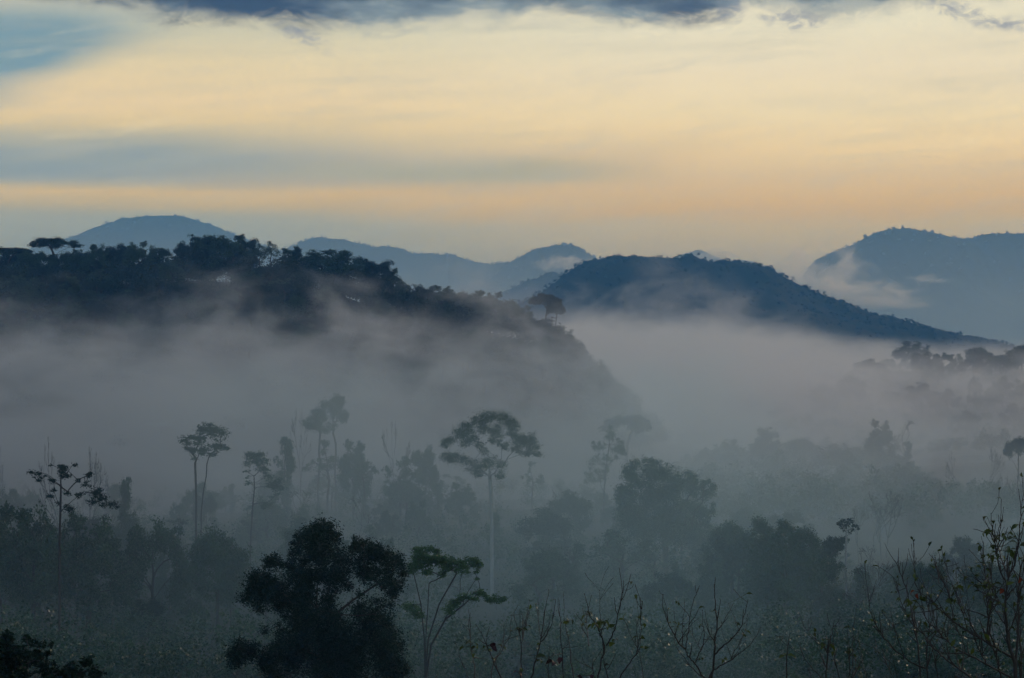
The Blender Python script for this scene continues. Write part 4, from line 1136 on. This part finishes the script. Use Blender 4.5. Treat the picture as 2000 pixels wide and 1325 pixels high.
near_shrub("shrub", "long curved shoot ending in a bare whip, leaves hanging on its right side", 12.8, [
    ([(1186, 1345), (1210, 1300), (1225, 1282), (1240, 1258), (1246, 1220), (1248, 1164)], 2.2), ([(1240, 1260), (1240, 1230), (1238, 1200)], 1.1), ([(1262, 1345), (1256, 1300), (1257, 1255), (1256, 1226)], 1.0), ([(1240, 1255), (1233, 1240), (1224, 1228)], .8)],
    [(1258, 1224, 2, 12), (1258, 1262, 3, 12), (1265, 1280, 2, 11), (1248, 1210, 2, 7)], 40, extra=.9)
near_shrub("shrub", "two spreading twigs with dark purple curled leaves, leftmost along the bottom edge", 12.5, [
    ([(1004, 1345), (975, 1300), (965, 1280), (957, 1258), (948, 1240), (942, 1218)], 2.0), ([(965, 1280), (985, 1250), (990, 1215)], 1.1), ([(925, 1345), (927, 1318), (918, 1300), (914, 1270), (913, 1240)], 1.5),
    ([(958, 1345), (962, 1305), (980, 1285), (996, 1262), (1000, 1222)], 1.6), ([(981, 1284), (983, 1240)], .9), ([(920, 1340), (900, 1310), (892, 1290)], 1.2), ([(952, 1255), (952, 1220)], .8)],
    [(920, 1282, 4, 14), (929, 1286, 2, 13), (906, 1290, 2, 13), (918, 1298, 2, 16), (948, 1248, 2, 9), (953, 1254, 2, 10), (960, 1272, 2, 9), (983, 1278, 3, 10), (1003, 1252, 1, 9)], 41,
    rusty=[(963, 1240, 2, 17), (966, 1246, 1, 16)], extra=1.1)

# ------------------------------------------------------------------ air: even haze, valley mist, wisps
def box(name, lo, hi, mat):
    v = np.array([(x, y, z) for x in (lo[0], hi[0]) for y in (lo[1], hi[1]) for z in (lo[2], hi[2])], float)
    f = np.array([(0, 1, 3, 2), (4, 6, 7, 5), (0, 4, 5, 1), (2, 3, 7, 6), (0, 2, 6, 4), (1, 5, 7, 3)])
    return structure(link(name, mesh_from(name, v, f, None, mat)), 'stuff')


def volume_material(name, colour, aniso=0.0, rate=None, absorb=(0, 0, 0)):
    m = bpy.data.materials.new(name); m.use_nodes = True
    S.nt = m.node_tree; S.nt.nodes.clear()
    pv = S.nt.nodes.new('ShaderNodeVolumePrincipled')
    pv.inputs['Color'].default_value = (*colour, 1)
    pv.inputs['Absorption Color'].default_value = (*absorb, 1)
    pv.inputs['Anisotropy'].default_value = aniso
    pv.inputs['Density'].default_value = 0.0
    out = S.nt.nodes.new('ShaderNodeOutputMaterial')
    S.nt.links.new(pv.outputs[0], out.inputs['Volume'])
    if rate: m.cycles.volume_step_rate = rate
    g = S.nt.nodes.new('ShaderNodeNewGeometry')
    s_ = S.nt.nodes.new('ShaderNodeSeparateXYZ'); S.nt.links.new(g.outputs['Position'], s_.inputs[0])
    return m, pv, [S(o) for o in s_.outputs]


m_haze, pv, _ = volume_material("haze_air", HC, 0.0, absorb=(1, 1, 1))
pv.inputs['Density'].default_value = HZ
box("haze", (-3400, -320, -90), (3400, 9500, 470), m_haze)

m_mist, pv, (x, y, z) = volume_material("mist_air", (.93, .965, .975), 0.25, rate=0.18, absorb=(0, 0, 0))
n1 = noise(vec(x * 0.011, y * 0.007, z * 0.020), 1.0, 3.0, 0.55)
n2 = noise(vec(x * 0.048, y * 0.008, z * 0.070 + 3.0), 1.0, 4.0, 0.62, 0.4)
px = x / y * 4.51 + 1.0
def bump(c, w):
    d_ = (px - c) / w
    return S.m('EXPONENT', d_ * d_ * -1.0)
n4 = noise(vec(x * 0.010, y * 0.004, z * 0.16 + x * 0.03), 1.0, 3.0, 0.6)
top = lerp(350, 760, y, -6.0, 9.5) + step(900, 1100, y) * 6.0 + lerp(1100, 2600, y, 0.0, 6.0) + ((n1 - 0.5) * 62.0 + (n2 - 0.5) * 60.0) * (1.0 - step(880, 1000, y) * 0.65) - step(880, 1000, y) * 7.0
top = top + bump(0.48, 0.2) * 6.0 - bump(0.93, 0.12) * 2.5 - step(1.30, 1.85, px) * 18.0
under = top - z
h = step(-7.0, 11.0, under)
wisp = step(0.38, 0.60, n2 + lerp(0.0, 34.0, under, -0.02, 0.34))
side = lerp(0.6, 1.5, px, 0.95, 1.0) * (1.0 - bump(1.08, 0.16) * step(540, 640, y) * step(900, 840, y) * 0.28)
D = lerp(190, 330, y, 0.0, 0.0008) + lerp(330, 520, y, 0.0, 0.0020) + lerp(520, 720, y, 0.0, 0.0052) - lerp(1000, 2200, y, 0.0, 0.0055)
D = D * side * (1.0 - step(1.55, 1.95, px) * step(560, 720, y) * 0.15)
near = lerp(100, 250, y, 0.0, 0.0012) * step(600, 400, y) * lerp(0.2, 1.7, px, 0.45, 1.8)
dens = (D * wisp * (n2 * 0.5 + 0.2) * (n4 * 1.5 + 0.55) + near) * h
S.put(pv.inputs['Color'], mixc(near / (near + D + 1e-6), (.965, .955, .965), (.60, .92, .97)))  # teal for the near share: green bounce light put into the mist colour
S.put(pv.inputs['Density'], dens)
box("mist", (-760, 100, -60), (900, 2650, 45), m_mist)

m_far, pv, (x, y, z) = volume_material("far_mist_air", (.80, .93, 1.0), 0.1, rate=0.4, absorb=(0, 0, 0))
n3 = noise(vec(x * 0.0022, y * 0.0011, z * 0.007), 1.0, 3.0, 0.55)
dens = S.m('EXPONENT', z * (-1.0 / 88.0)) * 1.6e-3 * (0.45 + n3 * 1.1) * step(400, 250, z) * step(3450, 3900, y)
S.put(pv.inputs['Density'], dens)
box("valley_mist", (-2700, 3450, -70), (2700, 9000, 400), m_far)


def wisp_cloud(px_, py_, Y, rx, ry, rz, dens_, seed):
    """A scrap of cloud lying on a far hillside: an egg-shaped volume with ragged density."""
    c_ = at(px_, py_, Y)
    m, pv, (x, y, z) = volume_material("cloud_air", (.98, .98, .98), 0.75, rate=0.12, absorb=(0, 0, 0))
    ux = (x - c_[0]) / rx; uy = (y - c_[1]) / ry; uz = (z - c_[2]) / rz
    d_ = S.m('SQRT', ux * ux + uy * uy + uz * uz)
    n = noise(vec(ux * 3.2 + seed, uy * 1.6, uz * 2.0), 1.0, 5.0, 0.65, 0.8)
    S.put(pv.inputs['Density'], step(0.62, 1.10, n * 1.7 - 0.35 + (1.0 - d_) * 0.55) * step(1.0, 0.6, d_) * dens_)
    th, ph = np.meshgrid(np.linspace(0, 2 * math.pi, 25), np.linspace(0.02, math.pi - .02, 13))
    v = np.stack([c_[0] + rx * np.cos(th) * np.sin(ph), c_[1] + ry * np.sin(th) * np.sin(ph), c_[2] + rz * np.cos(ph)], -1).reshape(-1, 3)
    f = np.concatenate([grid_faces(13, 25)[:, ::-1], ])
    cap = np.array([[0, k, k + 1, min(k + 2, 24)] for k in range(1, 23, 2)]); capb = cap + 12 * 25
    structure(link("cloud", mesh_from("cloud", v, np.concatenate([f, cap, capb[:, ::-1]]), None, m)), 'stuff')


wisp_cloud(1098, 514, 5300, 95, 120, 30, .014, 1.0)
wisp_cloud(1812, 546, 5000, 62, 80, 17, .012, 4.0)
wisp_cloud(1570, 545, 4700, 190, 300, 100, .0065, 7.0)
wisp_cloud(1640, 574, 4500, 200, 200, 44, .018, 9.0)
wisp_cloud(1720, 592, 4400, 150, 200, 22, .006, 15.0)
wisp_cloud(1395, 500, 6800, 120, 150, 34, .008, 12.0)
